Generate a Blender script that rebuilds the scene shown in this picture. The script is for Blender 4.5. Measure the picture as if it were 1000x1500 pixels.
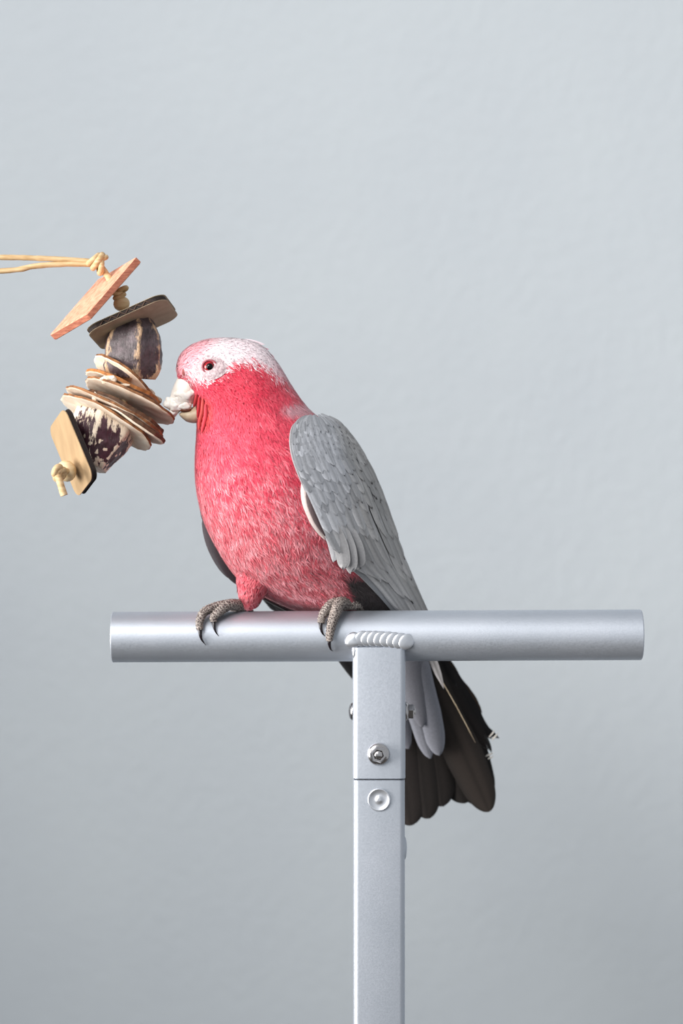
import bpy, bmesh, math, random
import numpy as np
from mathutils import Vector, Matrix
from mathutils.bvhtree import BVHTree
from mathutils import noise as mnoise

for o in list(bpy.data.objects):
    bpy.data.objects.remove(o, do_unlink=True)
SC = bpy.context.scene
COL = SC.collection
rng = np.random.default_rng(7)
random.seed(7)

# ------------------------------------------------------------------ camera
PX = 0.00042                       # metres per photo pixel at the bird
LENS = 85.0
DIST = LENS / 36.0 * 1500.0 * PX   # camera to bird
ZC = 1.25                          # lens height above the floor

cam_d = bpy.data.cameras.new('camera')
cam = bpy.data.objects.new('camera', cam_d)
COL.objects.link(cam)
cam.location = (0, -DIST, ZC)
cam.rotation_euler = (math.pi / 2, 0, 0)
cam_d.sensor_fit = 'VERTICAL'
cam_d.sensor_height = 36.0
cam_d.sensor_width = 24.0
cam_d.lens = LENS
cam_d.clip_start = 0.05
cam_d.dof.use_dof = True
cam_d.dof.focus_distance = DIST - 0.03
cam_d.dof.aperture_fstop = 5.0
SC.camera = cam

# ------------------------------------------------------------------ world, light, exposure
world = bpy.data.worlds.new('world')
SC.world = world
world.use_nodes = True
bg = world.node_tree.nodes['Background']
bg.inputs[0].default_value = (0.90, 0.95, 1.0, 1)
bg.inputs[1].default_value = 0.40

def area_light(name, loc, target, sx, sy, power, col):
    d = bpy.data.lights.new(name, 'AREA')
    d.shape = 'RECTANGLE'
    d.size, d.size_y = sx, sy
    d.energy = power
    d.color = col
    o = bpy.data.objects.new(name, d)
    COL.objects.link(o)
    o.location = loc
    o.rotation_euler = (Vector(target) - Vector(loc)).to_track_quat('-Z', 'Y').to_euler()
    return o

# left-hand daylight; the high narrow-beam lamp is added to grade the wall
WIN = area_light('window_daylight', (-1.2, -1.75, 2.62), (0.10, 0.62, 1.53), 1.3, 1.2, 7.5, (1.0, 0.985, 0.97))
WIN.data.spread = math.radians(58)
WIN2 = area_light('side_window_daylight', (-1.52, -0.85, 1.22), (0.1, -0.52, 1.2), 0.9, 1.2, 12, (1.0, 0.975, 0.94))
WIN2.data.spread = math.radians(60)
SC.view_settings.view_transform = 'Standard'
SC.view_settings.look = 'None'
SC.view_settings.gamma = 1.0
SC.view_settings.use_curve_mapping = False
SC.view_settings.exposure = 0.32

# ------------------------------------------------------------------ helpers
def at(px, py, y=0.0):
    k = (DIST + y) / DIST
    return Vector(((px - 500.0) * PX * k, y, ZC + (750.0 - py) * PX * k))

def lin(c):
    out = []
    for v in c[:3]:
        v = v / 255.0
        out.append(v / 12.92 if v <= 0.04045 else ((v + 0.055) / 1.055) ** 2.4)
    return tuple(out)

def lin4(c):
    return lin(c) + (1.0,)

WL = {}   # world location of every object with children

def empty(name, loc, label=None, cat=None):
    o = bpy.data.objects.new(name, None)
    o.empty_display_size = 0.02
    COL.objects.link(o)
    o.location = loc
    WL[o.name] = Vector(loc)
    if label:
        o['label'] = label
        o['category'] = cat
    return o

def mk(name, verts, faces, mat, parent=None, smooth=True, cols=None, fix=False, kind=None, label=None, attrs=None, normals=None):
    v = np.array([tuple(p) for p in verts], dtype=float)
    c = (v.min(0) + v.max(0)) / 2
    me = bpy.data.meshes.new(name)
    me.from_pydata([tuple(p) for p in (v - c)], [], [tuple(int(i) for i in f) for f in faces])
    if cols is not None:
        a = me.color_attributes.new('Col', 'FLOAT_COLOR', 'POINT')
        cc = np.ones((len(v), 4), dtype=np.float32)
        cc[:, :3] = np.asarray(cols, dtype=np.float32)[:, :3]
        a.data.foreach_set('color', cc.ravel())
    for an, av in (attrs or {}).items():
        a = me.attributes.new(an, 'FLOAT', 'POINT')
        a.data.foreach_set('value', np.asarray(av, dtype=np.float32).ravel())
    if fix:
        bm = bmesh.new(); bm.from_mesh(me)
        bmesh.ops.recalc_face_normals(bm, faces=bm.faces)
        bm.to_mesh(me); bm.free()
    if smooth:
        me.polygons.foreach_set('use_smooth', [True] * len(me.polygons))
    if normals is not None:
        f4 = np.asarray(faces); nv_ = np.asarray(normals)
        fn = np.cross(v[f4[:, 1]] - v[f4[:, 0]], v[f4[:, 3]] - v[f4[:, 0]]) + np.cross(v[f4[:, 3]] - v[f4[:, 2]], v[f4[:, 1]] - v[f4[:, 2]])
        if (fn * nv_[f4[:, 0]]).sum() < 0:
            me.flip_normals()
        me.normals_split_custom_set_from_vertices([tuple(q) for q in normals])
    me.materials.append(mat)
    o = bpy.data.objects.new(name, me)
    COL.objects.link(o)
    w = Vector(c)
    if parent is not None:
        o.parent = parent
        o.location = w - WL[parent.name]
    else:
        o.location = w
    WL[o.name] = w
    if kind: o['kind'] = kind
    if label: o['label'] = label
    me.update()
    return o

def grid_faces(nr, nc, closed=False, off=0):
    f = []
    for i in range(nr - 1):
        for j in range(nc if closed else nc - 1):
            j2 = (j + 1) % nc
            f.append((off + i * nc + j, off + i * nc + j2, off + (i + 1) * nc + j2, off + (i + 1) * nc + j))
    return f

def catmull(pts, n):
    P = np.asarray(pts, dtype=float)
    P = np.vstack([2 * P[0] - P[1], P, 2 * P[-1] - P[-2]])
    out = []
    for i in range(1, len(P) - 2):
        p0, p1, p2, p3 = P[i - 1:i + 3]
        for k in range(n):
            t = k / n
            out.append(0.5 * ((2 * p1) + (-p0 + p2) * t + (2 * p0 - 5 * p1 + 4 * p2 - p3) * t * t + (-p0 + 3 * p1 - 3 * p2 + p3) * t ** 3))
    out.append(P[-2])
    return np.array(out)

def tube(path, radii, seg=14, flat=1.0, cap=True):
    """verts, faces of a tube along a list of points"""
    P = [Vector(p) for p in path]
    n = len(P)
    T = [(P[min(i + 1, n - 1)] - P[max(i - 1, 0)]).normalized() for i in range(n)]
    up = Vector((0, 1, 0)) if abs(T[0].y) < 0.9 else Vector((1, 0, 0))
    N = (up - T[0] * up.dot(T[0])).normalized()
    vs, fs = [], []
    for i in range(n):
        N = (N - T[i] * N.dot(T[i])).normalized()
        B = T[i].cross(N)
        r = radii[i] if hasattr(radii, '__len__') else radii
        for k in range(seg):
            a = 2 * math.pi * k / seg
            vs.append(P[i] + N * (r * flat * math.cos(a)) + B * (r * math.sin(a)))
    fs = grid_faces(n, seg, True)
    if cap:
        vs.append(P[0]); vs.append(P[-1])
        a, b = len(vs) - 2, len(vs) - 1
        for k in range(seg):
            k2 = (k + 1) % seg
            fs.append((a, k2, k))
            fs.append((b, (n - 1) * seg + k, (n - 1) * seg + k2))
    return vs, fs

def lathe(profile, origin, axis, seg=32, spin=0.0):
    """profile of (radius, height) turned about axis through origin"""
    A = Vector(axis).normalized()
    up = Vector((0, 0, 1)) if abs(A.z) < 0.9 else Vector((1, 0, 0))
    U = (up - A * up.dot(A)).normalized(); W = A.cross(U)
    vs = []
    for r, h in profile:
        for k in range(seg):
            a = 2 * math.pi * k / seg + spin
            vs.append(Vector(origin) + A * h + U * (r * math.cos(a)) + W * (r * math.sin(a)))
    return vs, grid_faces(len(profile), seg, True)

def join(parts):
    vs, fs = [], []
    for v, f in parts:
        o = len(vs)
        vs += list(v)
        fs += [tuple(i + o for i in q) for q in f]
    return vs, fs

def blob(c, r, amp=0.25, sub=2, sc=(1, 1, 1), seed=0, freq=1.2, axes=None):
    bm = bmesh.new()
    bmesh.ops.create_icosphere(bm, subdivisions=sub, radius=1.0)
    vs = []
    for v in bm.verts:
        d = 1 + amp * mnoise.noise(v.co * freq + Vector((seed * 3.1, seed * 1.7, seed)))
        p = Vector((v.co.x * sc[0], v.co.y * sc[1], v.co.z * sc[2])) * (r * d)
        if axes is not None:
            p = axes[0] * p.x + axes[1] * p.y + axes[2] * p.z
        vs.append(Vector(c) + p)
    fs = [tuple(v.index for v in f.verts) for f in bm.faces]
    bm.free()
    return vs, fs

# ------------------------------------------------------------------ materials
def mat_base(name):
    m = bpy.data.materials.new(name)
    m.use_nodes = True
    nt = m.node_tree
    return m, nt, nt.nodes['Principled BSDF']

def nd(nt, typ, **kw):
    n = nt.nodes.new(typ)
    for k, v in kw.items():
        setattr(n, k, v)
    return n

def noise_node(nt, scale, detail=4, rough=0.55, vec=None, stretch=None):
    n = nd(nt, 'ShaderNodeTexNoise')
    n.inputs['Scale'].default_value = scale
    n.inputs['Detail'].default_value = detail
    n.inputs['Roughness'].default_value = rough
    tc = nd(nt, 'ShaderNodeTexCoord')
    if stretch:
        mp = nd(nt, 'ShaderNodeMapping')
        mp.inputs['Scale'].default_value = stretch
        nt.links.new(tc.outputs['Object'], mp.inputs['Vector'])
        nt.links.new(mp.outputs[0], n.inputs['Vector'])
    else:
        nt.links.new(tc.outputs['Object'], n.inputs['Vector'])
    return n

def ramp(nt, src, stops):
    r = nd(nt, 'ShaderNodeValToRGB')
    e = r.color_ramp.elements
    while len(e) < len(stops):
        e.new(0.5)
    for el, (p, c) in zip(e, stops):
        el.position = p
        el.color = c if len(c) == 4 else tuple(c) + (1,)
    nt.links.new(src, r.inputs[0])
    return r

def bump(nt, bsdf, src, strength, dist):
    b = nd(nt, 'ShaderNodeBump')
    b.inputs['Strength'].default_value = strength
    b.inputs['Distance'].default_value = dist
    nt.links.new(src, b.inputs['Height'])
    nt.links.new(b.outputs[0], bsdf.inputs['Normal'])
    return b

def simple(name, colA, colB=None, rough=0.6, scale=60, metal=0.0, bstr=0.0, bdist=0.0005, stretch=None, detail=4, lo=0.35, hi=0.65, spec=0.5):
    m, nt, p = mat_base(name)
    p.inputs['Roughness'].default_value = rough
    p.inputs['Metallic'].default_value = metal
    p.inputs['Specular IOR Level'].default_value = spec
    n = noise_node(nt, scale, detail, stretch=stretch)
    r = ramp(nt, n.outputs['Fac'], [(lo, lin4(colA)), (hi, lin4(colB or colA))])
    nt.links.new(r.outputs[0], p.inputs['Base Color'])
    if bstr:
        bump(nt, p, n.outputs['Fac'], bstr, bdist)
    return m

# plaster wall: fine orange-peel relief
M_wall, nt, p = mat_base('painted_plaster')
p.inputs['Roughness'].default_value = 0.75
p.inputs['Specular IOR Level'].default_value = 0.25
n1 = noise_node(nt, 5, 3)
r = ramp(nt, n1.outputs['Fac'], [(0.3, lin4((194, 200, 205))), (0.7, lin4((198, 204, 208)))])
nt.links.new(r.outputs[0], p.inputs['Base Color'])
n2 = noise_node(nt, 110, 4, 0.6)
bump(nt, p, n2.outputs['Fac'], 0.35, 0.003)

M_floor = simple('floor_boards', (120, 112, 104), (96, 88, 80), 0.5, 14, stretch=(1, 8, 1))
M_white = simple('window_paint', (225, 225, 222), (232, 232, 230), 0.45, 20)

# brushed satin aluminium
M_alu, nt, p = mat_base('satin_aluminium')
p.inputs['Metallic'].default_value = 0.85
n1 = noise_node(nt, 900, 3, 0.6)
n0 = noise_node(nt, 25, 4, 0.6)
r = ramp(nt, n0.outputs['Fac'], [(0.3, lin4((192, 198, 207))), (0.7, lin4((200, 205, 214)))])
nt.links.new(r.outputs[0], p.inputs['Base Color'])
rr = ramp(nt, n1.outputs['Fac'], [(0.3, (0.47, 0.47, 0.47, 1)), (0.7, (0.57, 0.57, 0.57, 1))])
nt.links.new(rr.outputs[0], p.inputs['Roughness'])
bump(nt, p, n1.outputs['Fac'], 0.12, 0.0003)

M_weld = simple('weld_aluminium', (216, 219, 226), (226, 229, 235), 0.36, 300, metal=0.85, bstr=0.1)
M_steel = simple('bright_steel', (190, 186, 186), (205, 202, 202), 0.22, 200, metal=1.0)
M_seam = simple('dark_gap', (40, 40, 44), (50, 50, 54), 0.7, 50)

# plumage: colour per feather is stored on the mesh, fine barbs as relief
def plumage_mat(name, rough=0.75, sheen=0.25, mul=1.0):
    m, nt, p = mat_base(name)
    a = nd(nt, 'ShaderNodeAttribute', attribute_name='Col')
    n = noise_node(nt, 900, 3, 0.6)
    hs = nd(nt, 'ShaderNodeHueSaturation')
    r = ramp(nt, n.outputs['Fac'], [(0.25, (0.86 * mul,) * 3 + (1,)), (0.75, (1.08 * mul,) * 3 + (1,))])
    nt.links.new(r.outputs[0], hs.inputs['Value'])
    nt.links.new(a.outputs['Color'], hs.inputs['Color'])
    nt.links.new(hs.outputs[0], p.inputs['Base Color'])
    p.inputs['Roughness'].default_value = rough
    p.inputs['Specular IOR Level'].default_value = 0.2
    p.inputs['Sheen Weight'].default_value = sheen
    p.inputs['Sheen Roughness'].default_value = 0.5
    bump(nt, p, n.outputs['Fac'], 0.25, 0.0004)
    return m
M_plume = plumage_mat('galah_plumage')
M_quill = plumage_mat('flight_feather', 0.6, 0.1)

M_beak = simple('horn_beak', (246, 241, 234), (236, 226, 212), 0.5, 160, bstr=0.3)
M_flake = simple('flaking_beak', (250, 247, 242), (240, 232, 220), 0.75, 400, bstr=0.25, bdist=0.0006)
M_beaklow = simple('horn_lower_beak', (214, 196, 168), (190, 168, 138), 0.45, 150, bstr=0.2)
M_skin = simple('bare_eye_skin', (206, 188, 190), (168, 142, 147), 0.6, 700, bstr=0.8, bdist=0.0008)
M_iris = simple('red_iris', (160, 36, 44), (120, 22, 32), 0.15, 500)
M_pupil = simple('black_pupil', (4, 3, 4), (6, 5, 6), 0.08, 10, spec=0.3)
M_nostril = simple('nostril_skin', (168, 92, 86), (140, 70, 66), 0.7, 400)
M_claw = simple('black_claw', (22, 17, 22), (34, 27, 32), 0.25, 300)
M_fold = simple('red_face_fold', (196, 62, 66), (224, 96, 92), 0.7, 300)

# scaled skin of the feet
M_foot, nt, p = mat_base('scaly_foot')
tc = nd(nt, 'ShaderNodeTexCoord')
vo = nd(nt, 'ShaderNodeTexVoronoi', feature='DISTANCE_TO_EDGE')
vo.inputs['Scale'].default_value = 650
nt.links.new(tc.outputs['Object'], vo.inputs['Vector'])
r = ramp(nt, vo.outputs['Distance'], [(0.0, lin4((176, 166, 158))), (0.10, lin4((112, 102, 97))), (0.35, lin4((66, 56, 55)))])
nt.links.new(r.outputs[0], p.inputs['Base Color'])
p.inputs['Roughness'].default_value = 0.6
bump(nt, p, vo.outputs['Distance'], 0.6, 0.0006)

# toy materials
M_cord = simple('paper_cord', (218, 188, 146), (186, 152, 106), 0.7, 260, bstr=0.5, stretch=(0.3, 1, 2.5))
M_slab = simple('peach_balsa', (232, 172, 142), (204, 132, 104), 0.8, 240, bstr=0.5, stretch=(1, 1, 1))
M_slab2 = simple('peach_balsa_edge', (206, 132, 104), (170, 98, 76), 0.85, 420, bstr=0.8, stretch=(0.4, 0.4, 2))
M_card = simple('cardboard_face', (176, 148, 112), (160, 132, 98), 0.8, 120, bstr=0.2, stretch=(1, 1, 0.2))
M_card2 = simple('cardboard_face_grey', (176, 158, 132), (160, 142, 118), 0.8, 120, bstr=0.2)
M_flute = simple('cardboard_dark_flute', (26, 18, 17), (42, 29, 25), 0.85, 500, bstr=0.5)
M_fluteline = simple('cardboard_flute_ridge', (96, 74, 60), (74, 54, 44), 0.85, 500)
M_bead = simple('turned_bead', (232, 206, 166), (218, 186, 140), 0.5, 150, stretch=(1, 1, 4))
M_cream = simple('slice_pale_face', (246, 231, 212), (232, 209, 184), 0.75, 160, bstr=0.4)
M_bark = simple('slice_bark', (156, 104, 62), (104, 64, 36), 0.75, 260, bstr=0.8)
M_bark2 = simple('slice_dark_bark', (112, 78, 54), (72, 50, 36), 0.75, 300, bstr=0.8)
M_bark3 = simple('slice_orange_bark', (190, 122, 62), (142, 86, 42), 0.75, 260, bstr=0.8)

def pod_mat(name, dark, dark2, pale, streak, lo, hi, sc2, sc1, rot):
    m, nt, p = mat_base(name)
    a = nd(nt, 'ShaderNodeAttribute', attribute_name='Col')
    p.inputs['Roughness'].default_value = 0.38
    n1 = noise_node(nt, sc1, 6, 0.7)
    base = ramp(nt, n1.outputs['Fac'], [(0.35, lin4(dark)), (0.7, lin4(dark2))])
    n2 = noise_node(nt, sc2, 6, 0.65, stretch=streak)
    [q for q in nt.nodes if q.type == 'MAPPING'][-1].inputs['Rotation'].default_value = rot
    add = nd(nt, 'ShaderNodeMath', operation='ADD')
    sep = nd(nt, 'ShaderNodeSeparateColor')
    nt.links.new(a.outputs['Color'], sep.inputs[0])
    nt.links.new(n2.outputs['Fac'], add.inputs[0])
    nt.links.new(sep.outputs[0], add.inputs[1])
    mask = ramp(nt, add.outputs[0], [(lo, (0, 0, 0, 1)), (hi, (1, 1, 1, 1))])
    mix = nd(nt, 'ShaderNodeMix', data_type='RGBA')
    nt.links.new(mask.outputs[0], mix.inputs['Factor'])
    nt.links.new(base.outputs[0], mix.inputs['A'])
    mix.inputs['B'].default_value = lin4(pale)
    nt.links.new(mix.outputs['Result'], p.inputs['Base Color'])
    bump(nt, p, n2.outputs['Fac'], 0.8, 0.0012)
    return m
M_pod = pod_mat('dark_pod_husk', (44, 34, 35), (108, 92, 96), (214, 178, 142), (1, 1, 0.35), 0.75, 0.90, 420, 170, (0, 0, 0))
M_pod2 = pod_mat('maroon_pod_husk', (44, 22, 26), (92, 56, 68), (240, 220, 196), (1, 1, 0.22), 0.66, 0.72, 480, 130, (0, -0.45, 0))

# ------------------------------------------------------------------ room
YW = 0.62      # back wall
XL = -1.55     # left wall
def box(name, lo, hi, mat, parent=None, kind=None, bevel=0.0):
    bm = bmesh.new()
    bmesh.ops.create_cube(bm, size=1.0)
    for v in bm.verts:
        v.co = Vector(((lo[i] + hi[i]) / 2 + v.co[i] * (hi[i] - lo[i]) for i in range(3)))
    if bevel:
        bmesh.ops.bevel(bm, geom=list(bm.edges), offset=bevel, segments=2, affect='EDGES')
    vs = [v.co.copy() for v in bm.verts]
    fs = [tuple(v.index for v in f.verts) for f in bm.faces]
    bm.free()
    return mk(name, vs, fs, mat, parent, smooth=False, kind=kind)

box('floor', (XL - 0.1, -3.2, -0.05), (1.8, YW + 0.1, 0.0), M_floor, kind='structure')
box('wall_back', (XL - 0.1, YW, 0.0), (1.8, YW + 0.1, 3.5), M_wall, kind='structure')
# left wall with a side window and a high opening added for the key lamp
WINDOWS = [(-2.55, -0.95, 1.95, 3.25), (-1.4, -0.3, 0.6, 1.85)]
zs = [0.0, 0.6, 1.85, 1.95, 3.25, 3.5]
wl = []
for z0, z1 in zip(zs[:-1], zs[1:]):
    hole = [w for w in WINDOWS if w[2] <= z0 and z1 <= w[3]]
    if hole:
        wl += [((XL - 0.1, -3.2, z0), (XL, hole[0][0], z1)), ((XL - 0.1, hole[0][1], z0), (XL, YW, z1))]
    else:
        wl += [((XL - 0.1, -3.2, z0), (XL, YW, z1))]
parts = []
for lo, hi in wl:
    vs = [Vector((x, y, z)) for x in (lo[0], hi[0]) for y in (lo[1], hi[1]) for z in (lo[2], hi[2])]
    parts.append((vs, [(0, 1, 3, 2), (4, 6, 7, 5), (0, 4, 5, 1), (2, 3, 7, 6), (0, 2, 6, 4), (1, 5, 7, 3)]))
vs, fs = join(parts)
mk('wall_left', vs, fs, M_wall, smooth=False, kind='structure')
t = 0.05
for wi, (wy0, wy1, wz0, wz1) in enumerate(WINDOWS):
    win = empty('window_%d' % (wi + 1), (XL, (wy0 + wy1) / 2, wz0))
    win['kind'] = 'structure'
    for a, b in (((XL - 0.08, wy0, wz0), (XL - 0.02, wy1, wz0 + t)), ((XL - 0.08, wy0, wz1 - t), (XL - 0.02, wy1, wz1)),
                 ((XL - 0.08, wy0, wz0 + t), (XL - 0.02, wy0 + t, wz1 - t)), ((XL - 0.08, wy1 - t, wz0 + t), (XL - 0.02, wy1, wz1 - t))):
        box('window_frame', a, b, M_white, win)
box('baseboard_back', (XL, YW - 0.012, 0), (1.7, YW, 0.09), M_white, kind='structure', bevel=0.003)

# ------------------------------------------------------------------ perch stand
R_BAR = 37.0 * PX
bar_l = at(164.5, 933.3); bar_r = at(939, 929.8)
base_x = (at(554.5, 931).x)
stand = empty('perch_stand', (base_x, 0, 0), 'silver aluminium T-shaped perch stand with a welded round bar', 'bird perch')

axis = (bar_r - bar_l)
L = axis.length
ri = R_BAR - 0.0022
prof = [(ri, L), (ri, 0.0), (R_BAR - 0.0005, 0.0), (R_BAR, 0.0005), (R_BAR, L * 0.5), (R_BAR, L - 0.0005), (R_BAR - 0.0005, L), (ri, L)]
vs, fs = lathe(prof, bar_l, axis, 96)
bar = mk('perch_bar', vs, fs, M_alu, stand, fix=False)
bm = bmesh.new(); bm.from_mesh(bar.data); bmesh.ops.remove_doubles(bm, verts=bm.verts, dist=1e-6)
bmesh.ops.recalc_face_normals(bm, faces=bm.faces)
for e in bm.edges:
    if len(e.link_faces) == 2 and e.calc_face_angle(0) > 0.6: e.smooth = False
bm.to_mesh(bar.data); bm.free()

def rsq(hw, hd, rad, n=6):
    pts = []
    for cx, cy, a0 in ((1, 1, 0), (-1, 1, 90), (-1, -1, 180), (1, -1, 270)):
        for k in range(n + 1):
            a = math.radians(a0 + 90 * k / n)
            pts.append((cx * (hw - rad) + rad * math.cos(a), cy * (hd - rad) + rad * math.sin(a)))
    return pts
def post(name, cx, z0, z1, hw, hd, rad, top_fn=None):
    pts = rsq(hw, hd, rad)
    n = len(pts)
    eb = 0.0004
    rows = [(z0, -eb), (z0 + eb, 0), (z1 - eb, 0), (z1, -eb)]
    vs = []
    for ri_, (z, ins) in enumerate(rows):
        for x, y in pts:
            k = 1 + ins / hw
            zz = z
            if top_fn and ri_ >= 2:
                zz = top_fn(x, y) - (eb if ri_ == 2 else 0)
            vs.append(Vector((cx + x * k, y * k, zz)))
    fs = grid_faces(4, n, True)
    fs.append(tuple(range(n))[::-1]); fs.append(tuple(range(3 * n, 4 * n)))
    o = mk(name, vs, fs, M_alu, stand, fix=True)
    for poly in o.data.polygons:
        if abs(poly.normal.z) > 0.9: poly.use_smooth = False
    bm = bmesh.new(); bm.from_mesh(o.data)
    for e in bm.edges:
        if len(e.link_faces) == 2 and e.calc_face_angle(0) > 0.6: e.smooth = False
    bm.to_mesh(o.data); bm.free()
    return o
z_bar = at(554, 931.5).z
z_seam = at(554, 1138).z
HW = 38.2 * PX
post('upper_post', base_x, z_seam + 0.0004, z_bar, HW, HW, 0.0034,
     top_fn=lambda x, y: z_bar - 0.004 - math.sqrt(max(0.0, (R_BAR - 0.0008) ** 2 - min(abs(y), R_BAR - 0.001) ** 2)) * 1.0 if abs(y) < R_BAR * 0.75 else z_bar - 0.006)
post('lower_post', base_x, 0.012, z_seam - 0.0003, HW - 0.0003, HW - 0.0003, 0.0034)
post('post_liner', base_x, z_seam - 0.03, z_seam + 0.03, HW - 0.0024, HW - 0.0024, 0.002).data.materials[0] = M_seam
# foot of the stand, below the picture
box('base_plate', (base_x - 0.19, -0.19, 0), (base_x + 0.19, 0.19, 0.012), M_alu, stand, bevel=0.003)

# weld bead across the front (and back) of the joint
for side in (-1, 1):
    parts = []
    for i in range(8):
        f = i / 7
        px = 530 + f * 64
        py = 933.5 + 4.5 * f - 1.5 * math.sin(f * math.pi)
        p_ = at(px, py, 0); p_.y = side * (R_BAR + 0.0003)
        ca, sa = math.cos(0.22), math.sin(0.22) * side
        axs = (Vector((ca, sa * -1, 0)), Vector((sa, ca, 0)), Vector((0.12, 0, 1)))
        parts.append(blob(p_, 11.8 * PX, 0.05, 3, (1.0, 0.24, 0.98), i, axes=axs))
    p_ = at(517, 936, 0); p_.y = side * (R_BAR - 0.0005)
    parts.append(blob(p_, 12 * PX, 0.15, 3, (1.05, 0.5, 0.95), 31))
    p_ = at(519, 951, 0); p_.y = side * (R_BAR - 0.0012)
    parts.append(blob(p_, 6 * PX, 0.1, 2, (0.7, 0.6, 2.0), 33))
    p_ = at(597, 940, 0); p_.y = side * (R_BAR - 0.001)
    parts.append(blob(p_, 8 * PX, 0.15, 2, (0.7, 0.6, 1.1), 34))
    vs, fs = join(parts)
    mk('weld_bead', vs, fs, M_weld, stand)

def flange_nut(center, axis, r_fl, r_hex, r_stud, h, parent=stand):
    vs, fs = lathe([(0.0, 0), (r_fl, 0), (r_fl, h * 0.14), (r_fl * 0.94, h * 0.24), (r_hex * 0.9, h * 0.42), (0.0, h * 0.42)], center, axis, 40)
    root = mk('flange_nut', vs, fs, M_steel, parent, fix=True)
    vs, fs = lathe([(r_hex * 0.6, h * 0.3), (r_hex, h * 0.3), (r_hex, h * 0.86), (r_hex * 0.86, h), (r_stud * 1.35, h), (r_stud * 1.2, h * 0.86)], center, axis, 6, 0.3)
    mk('nut_hexagon', vs, fs, M_steel, root, smooth=False, fix=True)
    vs, fs = lathe([(r_stud, h * 0.2), (r_stud, h * 1.05), (r_stud * 0.8, h * 1.14), (0.0, h * 1.14)], center, axis, 24)
    mk('bolt_stud', vs, fs, M_steel, root, fix=True)
    return root
yf = -HW
c = at(554, 1104.5, yf); flange_nut((c.x, yf, c.z), (0, -1, 0), 16 * PX, 12.5 * PX, 5.8 * PX, 0.0058)
cz = at(596, 1042).z
flange_nut((base_x + HW, -0.001, cz), (1, 0, 0), 14 * PX, 11 * PX, 5 * PX, 0.0058)
def dome(name, center, axis, r, h, mat):
    prof = [(r, 0)] + [(r * math.cos(a), h * math.sin(a)) for a in [math.pi / 2 * k / 8 for k in range(1, 8)]] + [(0.0, h)]
    vs, fs = lathe(prof, center, axis, 32)
    return mk(name, vs, fs, mat, stand, fix=True)
dome('bolt_head', (base_x - HW, -0.001, cz), (-1, 0, 0), 13 * PX, 0.0026, M_steel)
dome('bolt_head', (base_x + HW - 0.0003, -0.001, at(595, 1242).z), (1, 0, 0), 17 * PX, 0.0016, M_alu)
dome('bolt_head', (c.x, HW, c.z), (0, 1, 0), 13 * PX, 0.0026, M_steel)
c = at(555, 1171.5, yf)
k_ = 16.3 * PX
vs, fs = lathe([(k_ * 1.03, -0.0002), (k_, 0.0005), (k_ * 0.93, 0.0007), (k_ * 0.86, 0.0003), (k_ * 0.55, -0.0001), (k_ * 0.28, -0.00015), (k_ * 0.24, 0.0003), (k_ * 0.1, 0.0004), (0, 0.0004)],
               (c.x, yf - 0.0001, c.z), (0, -1, 0), 40)
mk('rivet_head', vs, fs, M_weld, stand)

# ------------------------------------------------------------------ surfaces carrying feathers
class Surf:
    def __init__(self, table, closed):
        self.T = np.asarray(table, dtype=float)     # (ns, nt, 3)
        self.closed = closed
        self.ns, self.nt = self.T.shape[:2]
        T = self.T
        ds = np.gradient(T, axis=0)
        if closed:
            dt = (np.roll(T, -1, 1) - np.roll(T, 1, 1)) / 2
        else:
            dt = np.gradient(T, axis=1)
        self.ls = np.linalg.norm(ds, axis=2)
        self.lt = np.linalg.norm(dt, axis=2)
        N = np.cross(ds, dt)
        N /= (np.linalg.norm(N, axis=2, keepdims=True) + 1e-12)
        self.N = N
    def _bil(self, A, i, j):
        i = np.clip(i, 0, self.ns - 1.001)
        i0 = np.floor(i).astype(int); fi = (i - i0)
        if self.closed:
            j = np.mod(j, self.nt)
            j0 = np.floor(j).astype(int) % self.nt; j1 = (j0 + 1) % self.nt
            fj = j - np.floor(j)
        else:
            j = np.clip(j, 0, self.nt - 1.001)
            j0 = np.floor(j).astype(int); j1 = j0 + 1; fj = j - j0
        if A.ndim == 3:
            fi = fi[..., None]; fj = fj[..., None]
        i1 = i0 + 1
        return (A[i0, j0] * (1 - fi) * (1 - fj) + A[i1, j0] * fi * (1 - fj) + A[i0, j1] * (1 - fi) * fj + A[i1, j1] * fi * fj)
    def pos(self, i, j): return self._bil(self.T, i, j)
    def nor(self, i, j):
        n = self._bil(self.N, i, j)
        return n / (np.linalg.norm(n, axis=-1, keepdims=True) + 1e-12)
    def scl(self, i, j): return self._bil(self.ls, i, j), self._bil(self.lt, i, j)

def at_np(px, py, y):
    k = (DIST + y) / DIST
    return np.stack([(px - 500.0) * PX * k, y + 0 * px, ZC + (750.0 - py) * PX * k], -1)

# --- body rings: (ventral px), (dorsal px), depth of centre, half depth px
rings = [
    (260, 556, 258, 543, -0.012, 8),
    (268, 563, 264, 522, -0.012, 22),
    (279, 572, 278, 508, -0.012, 33),
    (287, 592, 300, 499, -0.012, 40),
    (289, 612, 326, 496, -0.012, 45),
    (289, 630, 356, 498, -0.012, 48),
    (288, 647, 384, 508, -0.012, 51),
    (287, 668, 406, 533, -0.012, 58),
    (287, 692, 426, 566, -0.011, 70),
    (289, 716, 448, 597, -0.009, 84),
    (295, 745, 475, 622, -0.006, 96),
    (304, 772, 503, 652, -0.003, 103),
    (318, 800, 527, 692, 0.001, 105),
    (335, 828, 547, 737, 0.006, 103),
    (356, 852, 562, 784, 0.012, 96),
    (388, 872, 576, 830, 0.020, 84),
    (424, 889, 590, 872, 0.031, 70),
    (472, 905, 604, 908, 0.046, 52),
    (530, 940, 612, 938, 0.058, 26),
    (566, 968, 614, 966, 0.063, 10),
]
RG = catmull(rings, 12)
NPHI = 144
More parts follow.
